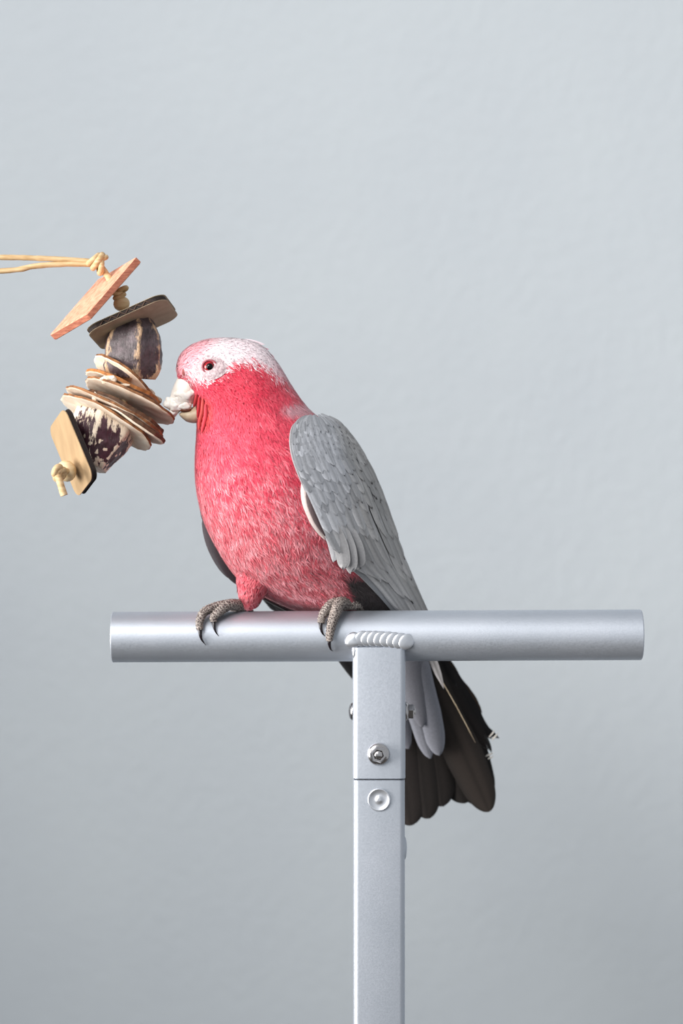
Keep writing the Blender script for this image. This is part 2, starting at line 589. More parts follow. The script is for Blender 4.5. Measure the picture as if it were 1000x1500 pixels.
phi = np.arange(NPHI) * 2 * math.pi / NPHI
tab = []
for V0, V1, D0, D1, yc, b in RG:
    cx, cy = (V0 + D0) / 2, (V1 + D1) / 2
    ax, ay = (V0 - D0) / 2, (V1 - D1) / 2
    px = cx + ax * np.cos(phi); py = cy + ay * np.cos(phi)
    y = yc - b * PX * np.sin(phi)
    k = (DIST + yc) / DIST
    tab.append(np.stack([(px - 500) * PX * k, y, ZC + (750 - py) * PX * k], -1))
BODY = Surf(np.array(tab), True)
ctr = BODY.T.mean(axis=1, keepdims=True)
if ((BODY.T - ctr) * BODY.N).sum(-1)[100:160].mean() < 0:
    BODY.N *= -1

def to_px(P):
    P = np.asarray(P)
    k = (DIST + P[..., 1]) / DIST
    return 500 + P[..., 0] / (PX * k), 750 - (P[..., 2] - ZC) / (PX * k)

def sstep(x, a, b):
    t = np.clip((x - a) / (b - a), 0, 1)
    return t * t * (3 - 2 * t)

crown_line = np.array([(250, 552), (268, 552), (285, 556), (300, 556), (322, 548), (338, 536), (352, 531), (372, 532), (392, 542), (410, 556), (425, 570), (445, 592), (470, 604)])
def C_(rgb): return np.array(lin(rgb))
def plume_col(P, jit):
    """plumage pattern of the bird, by place on its body"""
    px, py = to_px(P)
    n = px.shape
    yb = np.interp(px, crown_line[:, 0], crown_line[:, 1])
    j = jit * 6
    crown = sstep(py + j, yb + 5, yb - 6)[..., None]
    breast = C_((230, 70, 94)) * np.ones(n + (3,))
    cheek = (sstep(np.hypot((px - 350) / 1.5, (py - 560)), 60, 20) * 0.9)[..., None]
    breast = breast * (1 - cheek) + C_((214, 46, 72)) * cheek
    # rosy lower breast with paler feather edges
    low = sstep(py, 690, 800)[..., None]
    breast = breast * (1 - low) + C_((216, 88, 102)) * low
    # orange-red by the gape
    gape = sstep(np.hypot(px - 296, (py - 605) / 1.6), 20, 8)[..., None]
    breast = breast * (1 - gape) + C_((216, 66, 66)) * gape
    # pale crown, rosy forehead
    cr = C_((251, 236, 240)) * np.ones(n + (3,))
    fore = sstep(px * 0.8 - py * -0.6, 560, 535)[..., None]
    cr = cr * (1 - fore) + C_((240, 168, 178)) * fore
    nape = sstep(px, 385, 425)[..., None] * 0.75
    cr = cr * (1 - nape) + C_((226, 130, 148)) * nape
    col = breast * (1 - crown) + cr * crown
    # pale streak beside the shoulder, grey back
    sh = sstep(np.hypot((px - 432) / 2.2, (py - 598)), 15, 5)[..., None] * 0.7
    col = col * (1 - sh) + C_((222, 190, 198)) * sh
    back = (sstep(px - 0.55 * (py - 600), 462, 472) * sstep(py, 604, 612))[..., None]
    col = col * (1 - back) + C_((150, 152, 156)) * back
    tuft = (sstep(np.hypot(px - 488, (py - 624)), 14, 8))[..., None]
    col = col * (1 - tuft) + C_((205, 50, 70)) * tuft
    # dark flank in front of the vent, grey undertail
    fl = (sstep(px + 0.45 * (850 - py), 494, 508) * sstep(py, 828, 845))[..., None]
    col = col * (1 - fl) + C_((62, 53, 53)) * fl
    ut = sstep(py, 905, 930)[..., None]
    col = col * (1 - ut) + C_((120, 120, 126)) * ut
    return col

galah = empty('galah', at(410, 893, 0.0), 'pink and grey galah cockatoo perched on the silver bar, head in profile', 'bird')

# --- continuous body mesh: trunk and head loft with thighs, voxel-joined and smoothed
vs = [tuple(p) for p in BODY.T.reshape(-1, 3)]
ns = BODY.ns
fs = grid_faces(ns, NPHI, True)
vs.append(tuple(BODY.T[0].mean(0))); vs.append(tuple(BODY.T[-1].mean(0)))
for k in range(NPHI):
    k2 = (k + 1) % NPHI
    fs.append((len(vs) - 2, k2, k)); fs.append((len(vs) - 1, (ns - 1) * NPHI + k, (ns - 1) * NPHI + k2))
thigh_a = [at(384, 815, 0.006), at(374, 846, 0.0), at(368, 868, -0.001), at(366, 882, 0.0), at(368, 889, 0.001)]
thigh_b = [at(490, 815, 0.010), at(497, 842, 0.006), at(504, 862, 0.002), at(511, 878, 0.0), at(516, 887, 0.001)]
va = tube(thigh_a, [40 * PX, 29 * PX, 19 * PX, 13 * PX, 8 * PX], 16)
vb = tube(thigh_b, [34 * PX, 27 * PX, 19 * PX, 11 * PX, 8 * PX], 16)
vs, fs = join([(vs, fs), va, vb])
tmp = mk('galah_tmp', vs, fs, M_plume, None, fix=True)
md = tmp.modifiers.new('r', 'REMESH'); md.mode = 'VOXEL'; md.voxel_size = 0.0014
md = tmp.modifiers.new('s', 'SMOOTH'); md.factor = 0.5; md.iterations = 3
dg = bpy.context.evaluated_depsgraph_get()
ev = tmp.evaluated_get(dg)
me = bpy.data.meshes.new_from_object(ev)
off = np.array(tmp.location)
bv = np.array([v.co for v in me.vertices]) + off
bf = [tuple(p.vertices) for p in me.polygons]
bpy.data.objects.remove(tmp, do_unlink=True)
bpy.data.meshes.remove(me)
body = mk('body', bv, bf, M_plume, galah, cols=plume_col(bv, rng.normal(0, 0.3, len(bv))) * 0.9)  # underlayer colour darkened for the shade between feathers
BVH = BVHTree.FromPolygons([tuple(p) for p in bv], bf)
CAMP = Vector((0, -DIST, ZC))
def front_y(px, py, default=0.0):
    d = (at(px, py, 0) - CAMP).normalized()
    h = BVH.ray_cast(CAMP, d)
    return h[0].y if h[0] is not None else default
def back_y(px, py, default=0.0):
    d = (at(px, py, 0) - CAMP).normalized()
    o = CAMP + d * 3.0
    h = BVH.ray_cast(o, -d)
    return h[0].y if h[0] is not None else default

# --- contour feathers: fans with ragged tips lying along the surface
def fan_feathers(S, i0, j0, Lm, Hm, colfn, nu=11, nv=5, h0=-0.0003, h1=0.0005, rag=0.28, tipmix=None, skew=0.0):
    n = len(i0)
    u = np.linspace(-1, 1, nu)[None, :, None]
    v = np.linspace(0, 1, nv)[None, None, :]
    ln = (1 - 0.42 * u ** 2) * (1 - rag * rng.random((n, nu, 1)))
    alt = np.where(np.arange(nu) % 2 == 0, 1.0, 0.86)[None, :, None]
    ln = ln * alt
    wd = 0.55 + 0.45 * np.sin(np.clip(v * 1.3, 0, 1) * math.pi / 2) - 0.28 * np.clip((v - 0.6) / 0.4, 0, 1) ** 2
    P0 = S.pos(i0, j0)
    ls, lt = S.scl(i0, j0)
    ls = np.maximum(ls, 1e-5); lt = np.maximum(lt, 1e-5)
    ang = rng.normal(skew, 0.16, n)[:, None, None]
    lon = Lm[:, None, None] * v * ln
    lat = Hm[:, None, None] * u * wd
    lo2 = lon * np.cos(ang) - lat * np.sin(ang) * 0.5
    la2 = lat + lon * np.sin(ang)
    I = i0[:, None, None] + lo2 / ls[:, None, None]
    J = j0[:, None, None] + la2 / lt[:, None, None]
    P = S.pos(I, J); N = S.nor(I, J)
    hh = h0 + (h1 * (0.6 + 0.8 * rng.random((n, 1, 1))) - h0) * v ** 0.8 - 0.12 * Hm[:, None, None] * u ** 2 * v
    P = P + N * hh[..., None]
    jit = rng.normal(0, 1, n)
    base = colfn(P0, jit)[:, None, None, :]
    val = (1 + 0.07 * rng.normal(0, 1, (n, 1, 1))) * (1 + 0.06 * rng.normal(0, 1, (n, nu, 1))) * np.ones((1, 1, nv))
    col = base * val[..., None]
    tm = tipmix(P0) if tipmix is not None else np.zeros(n)
    pale = np.array([0.90, 0.52, 0.55])
    k = (tm[:, None, None] * np.clip((v - 0.55) / 0.45, 0, 1) ** 1.3 * (0.55 + 0.9 * rng.random((n, nu, 1))))[..., None]
    col = col * (1 - k) + pale * k
    col = col * (1 - 0.12 * (1 - v[..., None]))
    verts = P.reshape(-1, 3)
    cols = np.clip(col, 0, 1).reshape(-1, 3)
    q = []
    for a in range(nu - 1):
        for b in range(nv - 1):
            q.append((a * nv + b, (a + 1) * nv + b, (a + 1) * nv + b + 1, a * nv + b + 1))
    q = np.array(q)
    F = (q[None] + (np.arange(n) * nu * nv)[:, None, None]).reshape(-1, 4)
    NN = N + 0.10 * rng.normal(0, 1, (n, 1, 1, 3)) + 0.06 * rng.normal(0, 1, (n, nu, 1, 3))
    NN = NN / np.linalg.norm(NN, axis=-1, keepdims=True)
    return verts, F, cols, NN.reshape(-1, 3)

ii, jj, LL, HH = [], [], [], []
row = 1.0
while row < BODY.ns - 14:
    P = BODY.pos(np.full(NPHI, row), np.arange(NPHI).astype(float))
    px, py = to_px(P)
    f = float(sstep(row / 12.0, 5.5, 10.5))
    spacing = (4.2 + 6.3 * f) * PX
    per = np.linalg.norm(P - np.roll(P, 1, 0), axis=1).sum()
    ncol = max(6, int(per / spacing))
    j = (np.arange(ncol) + rng.random() + rng.normal(0, 0.25, ncol)) * NPHI / ncol
    i = row + rng.normal(0, 0.5, ncol) * (0.8)
    # even out the rows where the rings fan apart
    lsl, _ = BODY.scl(np.clip(i, 0, BODY.ns - 2), j)
    keep = rng.random(ncol) < np.clip(lsl / (np.max(lsl) + 1e-9) * 1.25, 0.18, 1)
    i, j = i[keep], j[keep]
    ii.append(i); jj.append(j)
    LL.append((10 + 17 * f) * PX * (0.8 + 0.45 * rng.random(len(i))))
    HH.append((3.6 + 6.2 * f) * PX * (0.8 + 0.45 * rng.random(len(i))))
    step = (3.6 + 5.0 * f) * PX / (np.max(lsl) + 1e-9)
    row += max(0.35, step)
ii = np.concatenate(ii); jj = np.concatenate(jj); LL = np.concatenate(LL); HH = np.concatenate(HH)
ii = np.clip(ii, 0.6, BODY.ns - 3)
# leave the bare skin round the eye and the beak free
WEDGE = np.array([(611, 452), (622, 441), (644, 438), (668, 441), (692, 450), (718, 461), (745, 474), (772, 487), (800, 502), (824, 522), (848, 552), (882, 585), (930, 640)])
def under_wing(P):
    px, py = to_px(P)
    return (py > 640) & (py < 890) & (px > np.interp(py, WEDGE[:, 0], WEDGE[:, 1]) + 10)
P0 = BODY.pos(ii, jj)
px, py = to_px(P0)
EYE = (307.0, 537.5)
keep = ~((((px - 307) / 21) ** 2 + ((py - 539.5) / 16.5) ** 2 < 1))
keep &= ~((px < 284) & (py > 566)) & ~under_wing(P0)
ii, jj, LL, HH = ii[keep], jj[keep], LL[keep], HH[keep]
def tipm(P):
    px, py = to_px(P)
    yb = np.interp(px, crown_line[:, 0], crown_line[:, 1])
    return 0.10 + 0.42 * sstep(py, 640, 730) * (py > yb)
v_, f_, c_, n_ = fan_feathers(BODY, ii, jj, LL, HH, plume_col, tipmix=tipm)
mk('contour_plumage', v_, f_, M_plume, body, cols=c_, kind='stuff', normals=n_)

# --- loose barbs: thin strands over the contour feathers that soften them
def barbs(S, n, imax, Lf, wf_, colfn, pale_fn, imin=0):
    w = S.ls * S.lt
    w = w[:imax].copy(); w[:imin] = 0; w = w.ravel(); w = w / w.sum()
    idx = rng.choice(len(w), n, p=w)
    i0 = idx // S.nt + rng.random(n); j0 = idx % S.nt + rng.random(n)
    i0 = np.clip(i0, 0.5, S.ns - 3)
    P0 = S.pos(i0, j0)
    px, py = to_px(P0)
    keep = ~((((px - 308) / 23) ** 2 + ((py - 539.5) / 18) ** 2 < 1)) & ~((px < 286) & (py > 563)) & ~under_wing(P0)
    i0, j0, P0, px, py = i0[keep], j0[keep], P0[keep], px[keep], py[keep]
    n = len(i0)
    f = sstep(i0 / 12.0, 5.5, 10.5)
    Lm = (Lf[0] + (Lf[1] - Lf[0]) * f) * PX * (0.6 + 0.7 * rng.random(n))
    hw = (wf_[0] + (wf_[1] - wf_[0]) * f) * PX * (0.7 + 0.6 * rng.random(n))
    swirl = np.array([mnoise.noise(Vector(p) * 70) for p in P0]) * 0.6 + rng.normal(0, 0.14, n)
    bend = rng.normal(0, 0.25, n)
    clump = np.array([mnoise.noise(Vector(p) * 150 + Vector((5, 0, 0))) for p in P0])
    # each strand belongs to a feather: deeper at its base, paler and fanned out at its tip
    tip = np.zeros(n); side_ = np.zeros(n)
    for q_ in range(n):
        pv = Vector(P0[q_]) * 150
        _, cp = mnoise.voronoi(pv)
        rel = pv - cp[0]
        tip[q_] = -rel.z * 0.9 + rel.x * 0.35
        side_[q_] = rel.x * 0.9 + rel.z * 0.35
    tipf = np.clip(tip * 1.3, -1, 1) * f
    swirl = swirl * (1 - 0.5 * f)
    v = np.linspace(0, 1, 4)[None, :]
    ls, lt = S.scl(i0, j0)
    ls = np.maximum(ls, 1e-5)[:, None]; lt = np.maximum(lt, 1e-5)[:, None]
    ang = swirl[:, None] + bend[:, None] * v
    lon = Lm[:, None] * v * np.cos(ang); lat = Lm[:, None] * v * np.sin(ang)
    wd = hw[:, None] * np.array([0.7, 1.0, 0.75, 0.12])[None]
    hh = 0.0005 + (0.00025 + 0.00035 * f[:, None]) * v ** 0.7 * (0.5 + rng.random((n, 1)))
    out, nor = [], []
    for sgn in (-1, 1):
        I = i0[:, None] + lon / ls
        J = j0[:, None] + (lat + sgn * wd) / lt
        N = S.nor(I, J)
        out.append(S.pos(I, J) + N * hh[..., None]); nor.append(N)
    P = np.stack(out, 2); N = np.stack(nor, 2)
    N = N + 0.10 * rng.normal(0, 1, (n, 1, 1, 3)); N /= np.linalg.norm(N, axis=-1, keepdims=True)
    c = colfn(P0, rng.normal(0, 1, n))
    k = np.clip(pale_fn(px, py) * (0.5 + 0.4 * clump + 1.3 * tipf + 0.4 * rng.normal(0, 1, n)), 0, 0.52)[:, None]
    c = c * (1 - k) + np.array([0.90, 0.50, 0.54]) * k
    c = c * (1 + (0.05 + 0.05 * f[:, None]) * rng.normal(0, 1, (n, 1)) + 0.06 * clump[:, None] + 0.13 * tipf[:, None])
    c = np.repeat(np.clip(c, 0, 1)[:, None, :], 8, 1).reshape(-1, 3)
    q = np.array([(0, 1, 3, 2), (2, 3, 5, 4), (4, 5, 7, 6)])
    F = (q[None] + (np.arange(n) * 8)[:, None, None]).reshape(-1, 4)
    return P.reshape(-1, 3), F, c, N.reshape(-1, 3)
def palef(px, py):
    yb = np.interp(px, crown_line[:, 0], crown_line[:, 1])
    fl = sstep(px + 0.45 * (850 - py), 490, 505) * sstep(py, 828, 845)
    return (0.10 + 0.34 * sstep(py, 640, 740) * (py > yb)) * (1 - fl)
v_, f_, c_, n_ = barbs(BODY, 64000, BODY.ns - 26, (8, 17), (0.5, 0.8), plume_col, palef)
mk('barb_plumage', v_, f_, M_plume, body, cols=c_, kind='stuff', normals=n_)

# --- a feather with a quill, as one mesh, mapped on a surface
def vane_mesh(nu, nv):
    q = []
    for a in range(nv - 1):
        for b in range(nu - 1):
            q.append((a * nu + b, a * nu + b + 1, (a + 1) * nu + b + 1, (a + 1) * nu + b))
    return q
def vane_width(v, blunt):
    w = np.minimum(1.0, 0.45 + 2.2 * v)
    e = np.clip((v - (1 - blunt)) / blunt, 0, 1)
    return w * np.sqrt(np.clip(1 - e ** 2.4, 0, 1))
def surf_feather(name, S, parent, i0, j0, Lm, Hm, c_mid, c_edge, c_tip=None, h0=0.0, h1=0.001, blunt=0.45, nu=7, nv=9, dj=0.0, rag=0.05, flip=1.0):
    u = np.linspace(-1, 1, nu)[None, :]
    v = (np.linspace(0, 1, nv) ** 0.9)[:, None]
    w = vane_width(v, blunt)
    ln = 1 - rag * rng.random((1, nu))
    ls, lt = S.scl(np.array([i0 * 1.0]), np.array([j0 * 1.0]))
    # follow the strip of the surface: advance in steps of the local scale
    ivals = [i0]
    stepm = Lm / (nv - 1)
    for k in range(nv - 1):
        l_, _ = S.scl(np.array([ivals[-1]]), np.array([j0 + dj * k / nv]))
        ivals.append(ivals[-1] + stepm / max(1e-5, float(l_[0])))
    iv = np.array(ivals)[:, None]
    _, ltv = S.scl(iv[:, 0], np.full(nv, float(j0)))
    I = i0 + (iv - i0) * ln
    J = j0 + dj * v + u * w * Hm / np.maximum(ltv, 1e-5)[:, None]
    P = S.pos(I, J); N = S.nor(I, J)
    hh = h0 + (h1 - h0) * v + 0 * u - 0.16 * Hm * u ** 2 + 0.0002 * (np.abs(u) < 0.08)
    P = P + N * hh[..., None] * flip
    e = np.clip(np.abs(u) ** 3 * 0.9 + np.clip((v - 0.8) / 0.2, 0, 1) ** 2, 0, 1)[..., None] * np.ones((nv, nu, 1))
    c = C_(c_mid) * (1 - e) + C_(c_edge) * e
    if c_tip is not None:
        tt = np.clip((v - 0.35) / 0.65, 0, 1)[..., None]
        c = c * (1 - tt) + C_(c_tip) * tt
    c = c * (1 - 0.25 * (np.abs(u) < 0.08)[..., None])
    c = c * (1 + 0.05 * rng.normal(0, 1, (1, nu, 1)))
    Wn = np.gradient(P, axis=1); Wn /= np.linalg.norm(Wn, axis=-1, keepdims=True) + 1e-9
    NN = N * flip + 0.28 * u[..., None] * Wn + 0.05 * rng.normal(0, 1, 3)
    NN /= np.linalg.norm(NN, axis=-1, keepdims=True)
    return mk(name, P.reshape(-1, 3), vane_mesh(nu, nv), M_quill, parent, cols=np.clip(c, 0, 1).reshape(-1, 3), normals=NN.reshape(-1, 3))

# --- the near wing
def build_wing(stations, push, nt=41, n=10, bulge_pow=1.0):
    G = catmull(stations, n)
    t = np.linspace(0, 1, nt)
    rows = []
    for lx, ly, rx, ry, yl, yr, bl in G:
        px = lx + (rx - lx) * t; py = ly + (ry - ly) * t
        y = yl + (yr - yl) * t - bl * np.sin(math.pi * t) ** bulge_pow
        rows.append((px, py, y))
    px = np.array([r[0] for r in rows]); py = np.array([r[1] for r in rows]); y = np.array([r[2] for r in rows])
    for a in range(px.shape[0]):
        for b in range(px.shape[1]):
            if push < 0:
                fy = front_y(px[a, b], py[a, b], 9.0)
                if fy < 5: y[a, b] = min(y[a, b], fy - 0.0042)
            else:
                by = back_y(px[a, b], py[a, b], -9.0)
                if by > -5: y[a, b] = max(y[a, b], by + 0.0028)
    for _ in range(8):   # relax
        yy = y.copy()
        yy[1:-1] = (y[:-2] + 2 * y[1:-1] + y[2:]) / 4
        yy[:, 1:-1] = (yy[:, :-2] + 2 * yy[:, 1:-1] + yy[:, 2:]) / 4
        y = yy
    return at_np(px, py, y)
stN = [
    (446, 611, 464, 611, -0.024, -0.014, 0.004),
    (429, 622, 492, 622, -0.030, -0.004, 0.008),
    (424, 644, 512, 641, -0.034, 0.002, 0.010),
    (427, 668, 529, 668, -0.037, 0.006, 0.011),
    (435, 692, 543, 694, -0.038, 0.009, 0.011),
    (446, 718, 555, 722, -0.038, 0.012, 0.011),
    (458, 745, 565, 750, -0.036, 0.014, 0.010),
    (470, 772, 575, 778, -0.033, 0.017, 0.009),
    (484, 800, 586, 806, -0.029, 0.020, 0.008),
    (502, 824, 597, 834, -0.022, 0.024, 0.007),
    (530, 848, 608, 862, -0.010, 0.029, 0.005),
    (562, 882, 622, 895, 0.008, 0.036, 0.003),
    (592, 922, 640, 936, 0.028, 0.046, 0.002),
    (622, 975, 660, 980, 0.050, 0.058, 0.001),
    (652, 1030, 680, 1026, 0.066, 0.068, 0.0),
]
WT = build_wing(stN, -1)
WING = Surf(WT, False)
if WING.N[..., 1].mean() > 0: WING.N *= -1
wn, wt = WING.ns, WING.nt
def wing_base(name, S, thick, colfn, imax=None):
    T = S.T[:imax] if imax else S.T
    N = S.N[:imax] if imax else S.N
    a, b = T.shape[:2]
    taper = np.sin(np.linspace(0, 1, b) * math.pi)[None, :, None] * 0.8 + 0.2
    F = T - N * 0.0006
    B = T - N * thick * taper
    vs = np.concatenate([F.reshape(-1, 3), B.reshape(-1, 3)])
    fs = grid_faces(a, b)
    fs += [tuple(i + a * b for i in q[::-1]) for q in grid_faces(a, b)]
    o = a * b
    for k in range(a - 1):
        fs.append((k * b, (k + 1) * b, o + (k + 1) * b, o + k * b))
        fs.append((k * b + b - 1, o + k * b + b - 1, o + (k + 1) * b + b - 1, (k + 1) * b + b - 1))
    for k in range(b - 1):
        fs.append((k, o + k, o + k + 1, k + 1))
        fs.append(((a - 1) * b + k, (a - 1) * b + k + 1, o + (a - 1) * b + k + 1, o + (a - 1) * b + k))
    return mk(name, vs, fs, M_quill, galah, cols=colfn(vs), fix=True)
wing = wing_base('wing', WING, 0.004, lambda v: np.ones((len(v), 3)) * C_((158, 159, 162)), imax=115)

def wing_grey(px, py):
    g = np.array((174., 172., 172.))
    f = float(sstep(np.hypot((px - 455) / 1.0, (py - 665) / 1.5), 75, 20))
    g = g * (1 - f) + np.array((182., 184., 190.)) * f
    br = float(sstep(px - 0.42 * (py - 600), 462, 480)) * 0.8
    g = g * (1 - br) + np.array((166., 164., 163.)) * br
    return g * (1 + rng.normal(0, 0.045))
def wf(name, i0, tfrac, Lpx, Hpx, h0, h1, edge=10, **kw):
    P = WING.pos(np.array([float(i0)]), np.array([tfrac * (wt - 1)]))
    px, py = to_px(P)
    g = wing_grey(float(px[0]), float(py[0]))
    return surf_feather(name, WING, wing, float(i0), tfrac * (wt - 1), Lpx * PX, Hpx * PX, tuple(np.clip(g, 0, 255)), tuple(np.clip(g + edge, 0, 255)), h0=h0, h1=h1, **kw)
# station k sits at row k*10
# primaries reaching behind the bar
for k in range(6):
    wf('primary_feather', 66 + 3 * k, 0.30 + 0.115 * k, 215 - 8 * k, 15, 0.0002, 0.0012 + 0.0003 * k, nv=16, blunt=0.25)
# secondaries and tertials
for k in range(7):
    wf('secondary_feather', 60 + 2 * (k % 2), 0.20 + 0.125 * k, 128 + 16 * k - 6 * (k % 3), 15, 0.0010, 0.0022 + 0.0002 * k, nv=14, blunt=0.3, edge=14)
for k in range(6):
    wf('secondary_feather', 54 + 2 * (k % 3), 0.34 + 0.12 * k, 108 + 9 * k - 8 * (k % 2), 13, 0.0016, 0.0028, nv=14, blunt=0.35, edge=12)
# greater coverts, hanging over the flank
for k in range(7):
    wf('greater_covert_feather', 55 + 2.2 * (k % 2) - 1.0 * k, 0.05 + 0.125 * k, 92 - 4 * k + 7 * (k % 2), 13.5, 0.0018, 0.0028, nv=12, blunt=0.3, edge=20, rag=0.08)
for k in range(8):
    wf('greater_covert_feather', 47 + 1.5 * (k % 2), 0.07 + 0.12 * k, 78 - 5 * (k % 3), 12, 0.0022, 0.0031, nv=12, blunt=0.35, edge=14)
# median coverts in overlapping rows
for r_, (i0, ln, hw, nn) in enumerate([(46, 50, 11.5, 9), (41.5, 46, 11, 10), (37, 42, 10.5, 11), (32.5, 38, 10, 11), (28.5, 34, 9.5, 11)]):
    for k in range(nn):
        tf = (k + 0.5 * (r_ % 2) + 0.3) / (nn + 0.3)
        wf('median_covert_feather', i0 + rng.normal(0, 1.6), min(0.92, tf + rng.normal(0, 0.012)), ln * (0.85 + 0.3 * rng.random()), hw, 0.0023 + 0.0002 * r_, 0.0033 + 0.0002 * r_, blunt=0.5, edge=13, rag=0.1)
# lesser coverts: small and soft over the shoulder
for r_ in range(9):
    i0 = 25.5 - r_ * 2.9
    P = WING.pos(np.full(2, max(i0, 0)), np.array([0.0, wt - 1.0]))
    nn = max(3, int(np.linalg.norm(P[1] - P[0]) / (9.5 * PX)))
    for k in range(nn):
        tf = (k + 0.5 * (r_ % 2) + 0.25) / nn
        wf('lesser_covert_feather', max(0, i0 + rng.normal(0, 0.4)), min(0.94, tf), 24 * (0.9 + 0.3 * rng.random()), 7.8, 0.0030 + 0.0001 * r_, 0.0036 + 0.0001 * r_, blunt=0.6, nv=7, nu=7, edge=4, rag=0.12)

# --- free feathers (tail, undertail, bend of the wing)
def free_feather(name, parent, pts, hw, c_mid, c_edge, ys=None, blunt=0.3, nu=9, nv=18, rag=0.03, arch=0.12, mat=None, facing=(0, -1, 0.0), edge_pow=4, rachis=0.75, teeth=None):
    """pts: (px, py, y) axis points; hw: half width px along the axis"""
    A = catmull([(p[0], p[1], p[2]) for p in pts], 12)
    d = np.concatenate([[0], np.cumsum(np.linalg.norm(np.diff(A[:, :2], axis=0), axis=1))])
    vv = 1 - (1 - np.linspace(0, 1, nv)) ** 1.7
    Ai = np.stack([np.interp(vv * d[-1], d, A[:, k]) for k in range(3)], -1)
    P = at_np(Ai[:, 0], Ai[:, 1], Ai[:, 2])
    Tn = np.gradient(P, axis=0); Tn /= np.linalg.norm(Tn, axis=1, keepdims=True)
    Fv = np.array(facing, dtype=float)
    W = np.cross(Tn, Fv); W /= np.linalg.norm(W, axis=1, keepdims=True)
    N = np.cross(W, Tn)
    u = np.linspace(-1, 1, nu)
    hwv = (np.interp(vv, np.linspace(0, 1, len(hw)), hw) if hasattr(hw, '__len__') else np.full(nv, hw))
    w = np.minimum(1.0, 0.5 + 2.5 * vv)
    e = np.clip((vv - (1 - blunt)) / blunt, 0, 1)
    w = w * np.sqrt(np.clip(1 - e ** 2.2, 0.004, 1)) * hwv * PX
    lag = (rag * rng.random(nu)) * d[-1] * PX
    if teeth is not None:
        lag = np.asarray(teeth) * d[-1] * PX
    pts_ = P[:, None, :] + W[:, None, :] * (u[None, :, None] * w[:, None, None])
    pts_ = pts_ - Tn[:, None, :] * (lag[None, :, None] * (vv ** 3)[:, None, None])
    pts_ = pts_ + N[:, None, :] * ((-arch * w[:, None] * u[None, :] ** 2)[..., None])
    ee = np.clip(np.abs(u)[None, :, None] ** edge_pow, 0, 1) * np.ones((nv, 1, 1))
    c = C_(c_mid) * (1 - ee) + C_(c_edge) * ee
    c = c * np.where(np.abs(u) < 0.08, rachis, 1.0)[None, :, None]
    c = c * (1 + 0.06 * rng.normal(0, 1, (1, nu, 1)))
    return mk(name, pts_.reshape(-1, 3), vane_mesh(nu, nv), mat or M_quill, parent, cols=np.clip(c, 0, 1).reshape(-1, 3))

# pale and dark feathers showing under the bend of the wing
def fy(px, py, o): return front_y(px, py, -0.02) - o
free_feather('underwing_covert_feather', wing, [(444, 700, fy(444, 700, .003)), (449, 735, fy(449, 735, .004)), (461, 765, fy(461, 765, .004)), (477, 792, fy(477, 792, .003))], [5, 7, 6.5, 4], (226, 208, 204), (232, 220, 214), blunt=0.3)
free_feather('underwing_covert_feather', wing, [(449, 712, fy(449, 712, .005)), (456, 740, fy(456, 740, .006)), (465, 762, fy(465, 762, .006)), (476, 786, fy(476, 786, .005))], [3.5, 6, 6, 3], (84, 70, 72), (120, 108, 108), blunt=0.35)
free_feather('underwing_covert_feather', wing, [(480, 770, fy(480, 770, .0045)), (488, 795, fy(488, 795, .005)), (490, 810, fy(490, 810, .005)), (488, 824, fy(488, 824, .0045))], [6, 9, 8, 5], (170, 170, 174), (196, 196, 200), blunt=0.3)
wpx, wpy = to_px(WING.T)
def wy(px, py, o):
    k = np.argmin((wpx - px) ** 2 + (wpy - py) ** 2)
    return float(WING.T[..., 1].ravel()[k]) - o
for (a, b, c_) in [((486, 765), (501, 808), (504, 836)), ((498, 768), (512, 810), (514, 841)), ((508, 770), (523, 808), (527, 836))]:
    free_feather('greater_covert_feather', wing, [(a[0], a[1], wy(a[0], a[1], .0022)), (b[0], b[1], wy(b[0], b[1], .0034)), (c_[0], c_[1], wy(c_[0], c_[1], .0034))], [9, 11, 9], (166, 165, 167), (184, 183, 184), blunt=0.2, arch=0.1, rag=0.1)
for k_, (i0, tf) in enumerate(((48, 0.80), (50, 0.88), (46, 0.95), (56, 0.84), (58, 0.92))):
    wf('secondary_feather', i0, tf, 125, 12, 0.0024, 0.0030, nv=14, blunt=0.3, edge=10)
# scapulars along the back edge
for r_, i0 in enumerate((18, 26, 34, 42, 50)):
    for tf in (0.80, 0.89, 0.97):
        wf('scapular_feather', i0 + rng.normal(0, 1.5), tf, 62 + 5 * r_, 11, 0.0028, 0.0036, nv=10, blunt=0.4, edge=8)


# --- the far wing, showing past the breast and behind the legs
stF = [
    (300, 660, 330, 640, 0.006, 0.030, -0.004),
    (290, 700, 350, 690, 0.010, 0.040, -0.006),
    (293, 735, 365, 730, 0.013, 0.046, -0.007),
    (300, 768, 380, 768, 0.015, 0.050, -0.007),
    (309, 798, 395, 800, 0.017, 0.053, -0.006),
    (320, 824, 410, 826, 0.020, 0.056, -0.005),
    (336, 845, 425, 850, 0.025, 0.058, -0.004),
    (360, 864, 440, 872, 0.032, 0.060, -0.003),
    (394, 882, 458, 894, 0.042, 0.062, -0.002),
    (446, 910, 486, 920, 0.054, 0.066, -0.001),
    (496, 950, 526, 955, 0.064, 0.070, 0.0),
    (522, 985, 544, 985, 0.070, 0.073, 0.0),
    (538, 1010, 554, 1010, 0.074, 0.075, 0.0),
]
FT = build_wing(stF, +1)
FWING = Surf(FT, False)
if FWING.N[..., 1].mean() < 0: FWING.N *= -1
fwing = wing_base('wing', FWING, 0.003, lambda v: np.ones((len(v), 3)) * C_((84, 82, 86)), imax=100)
fwing['label'] = 'far wing, dark underside edge showing past the breast'
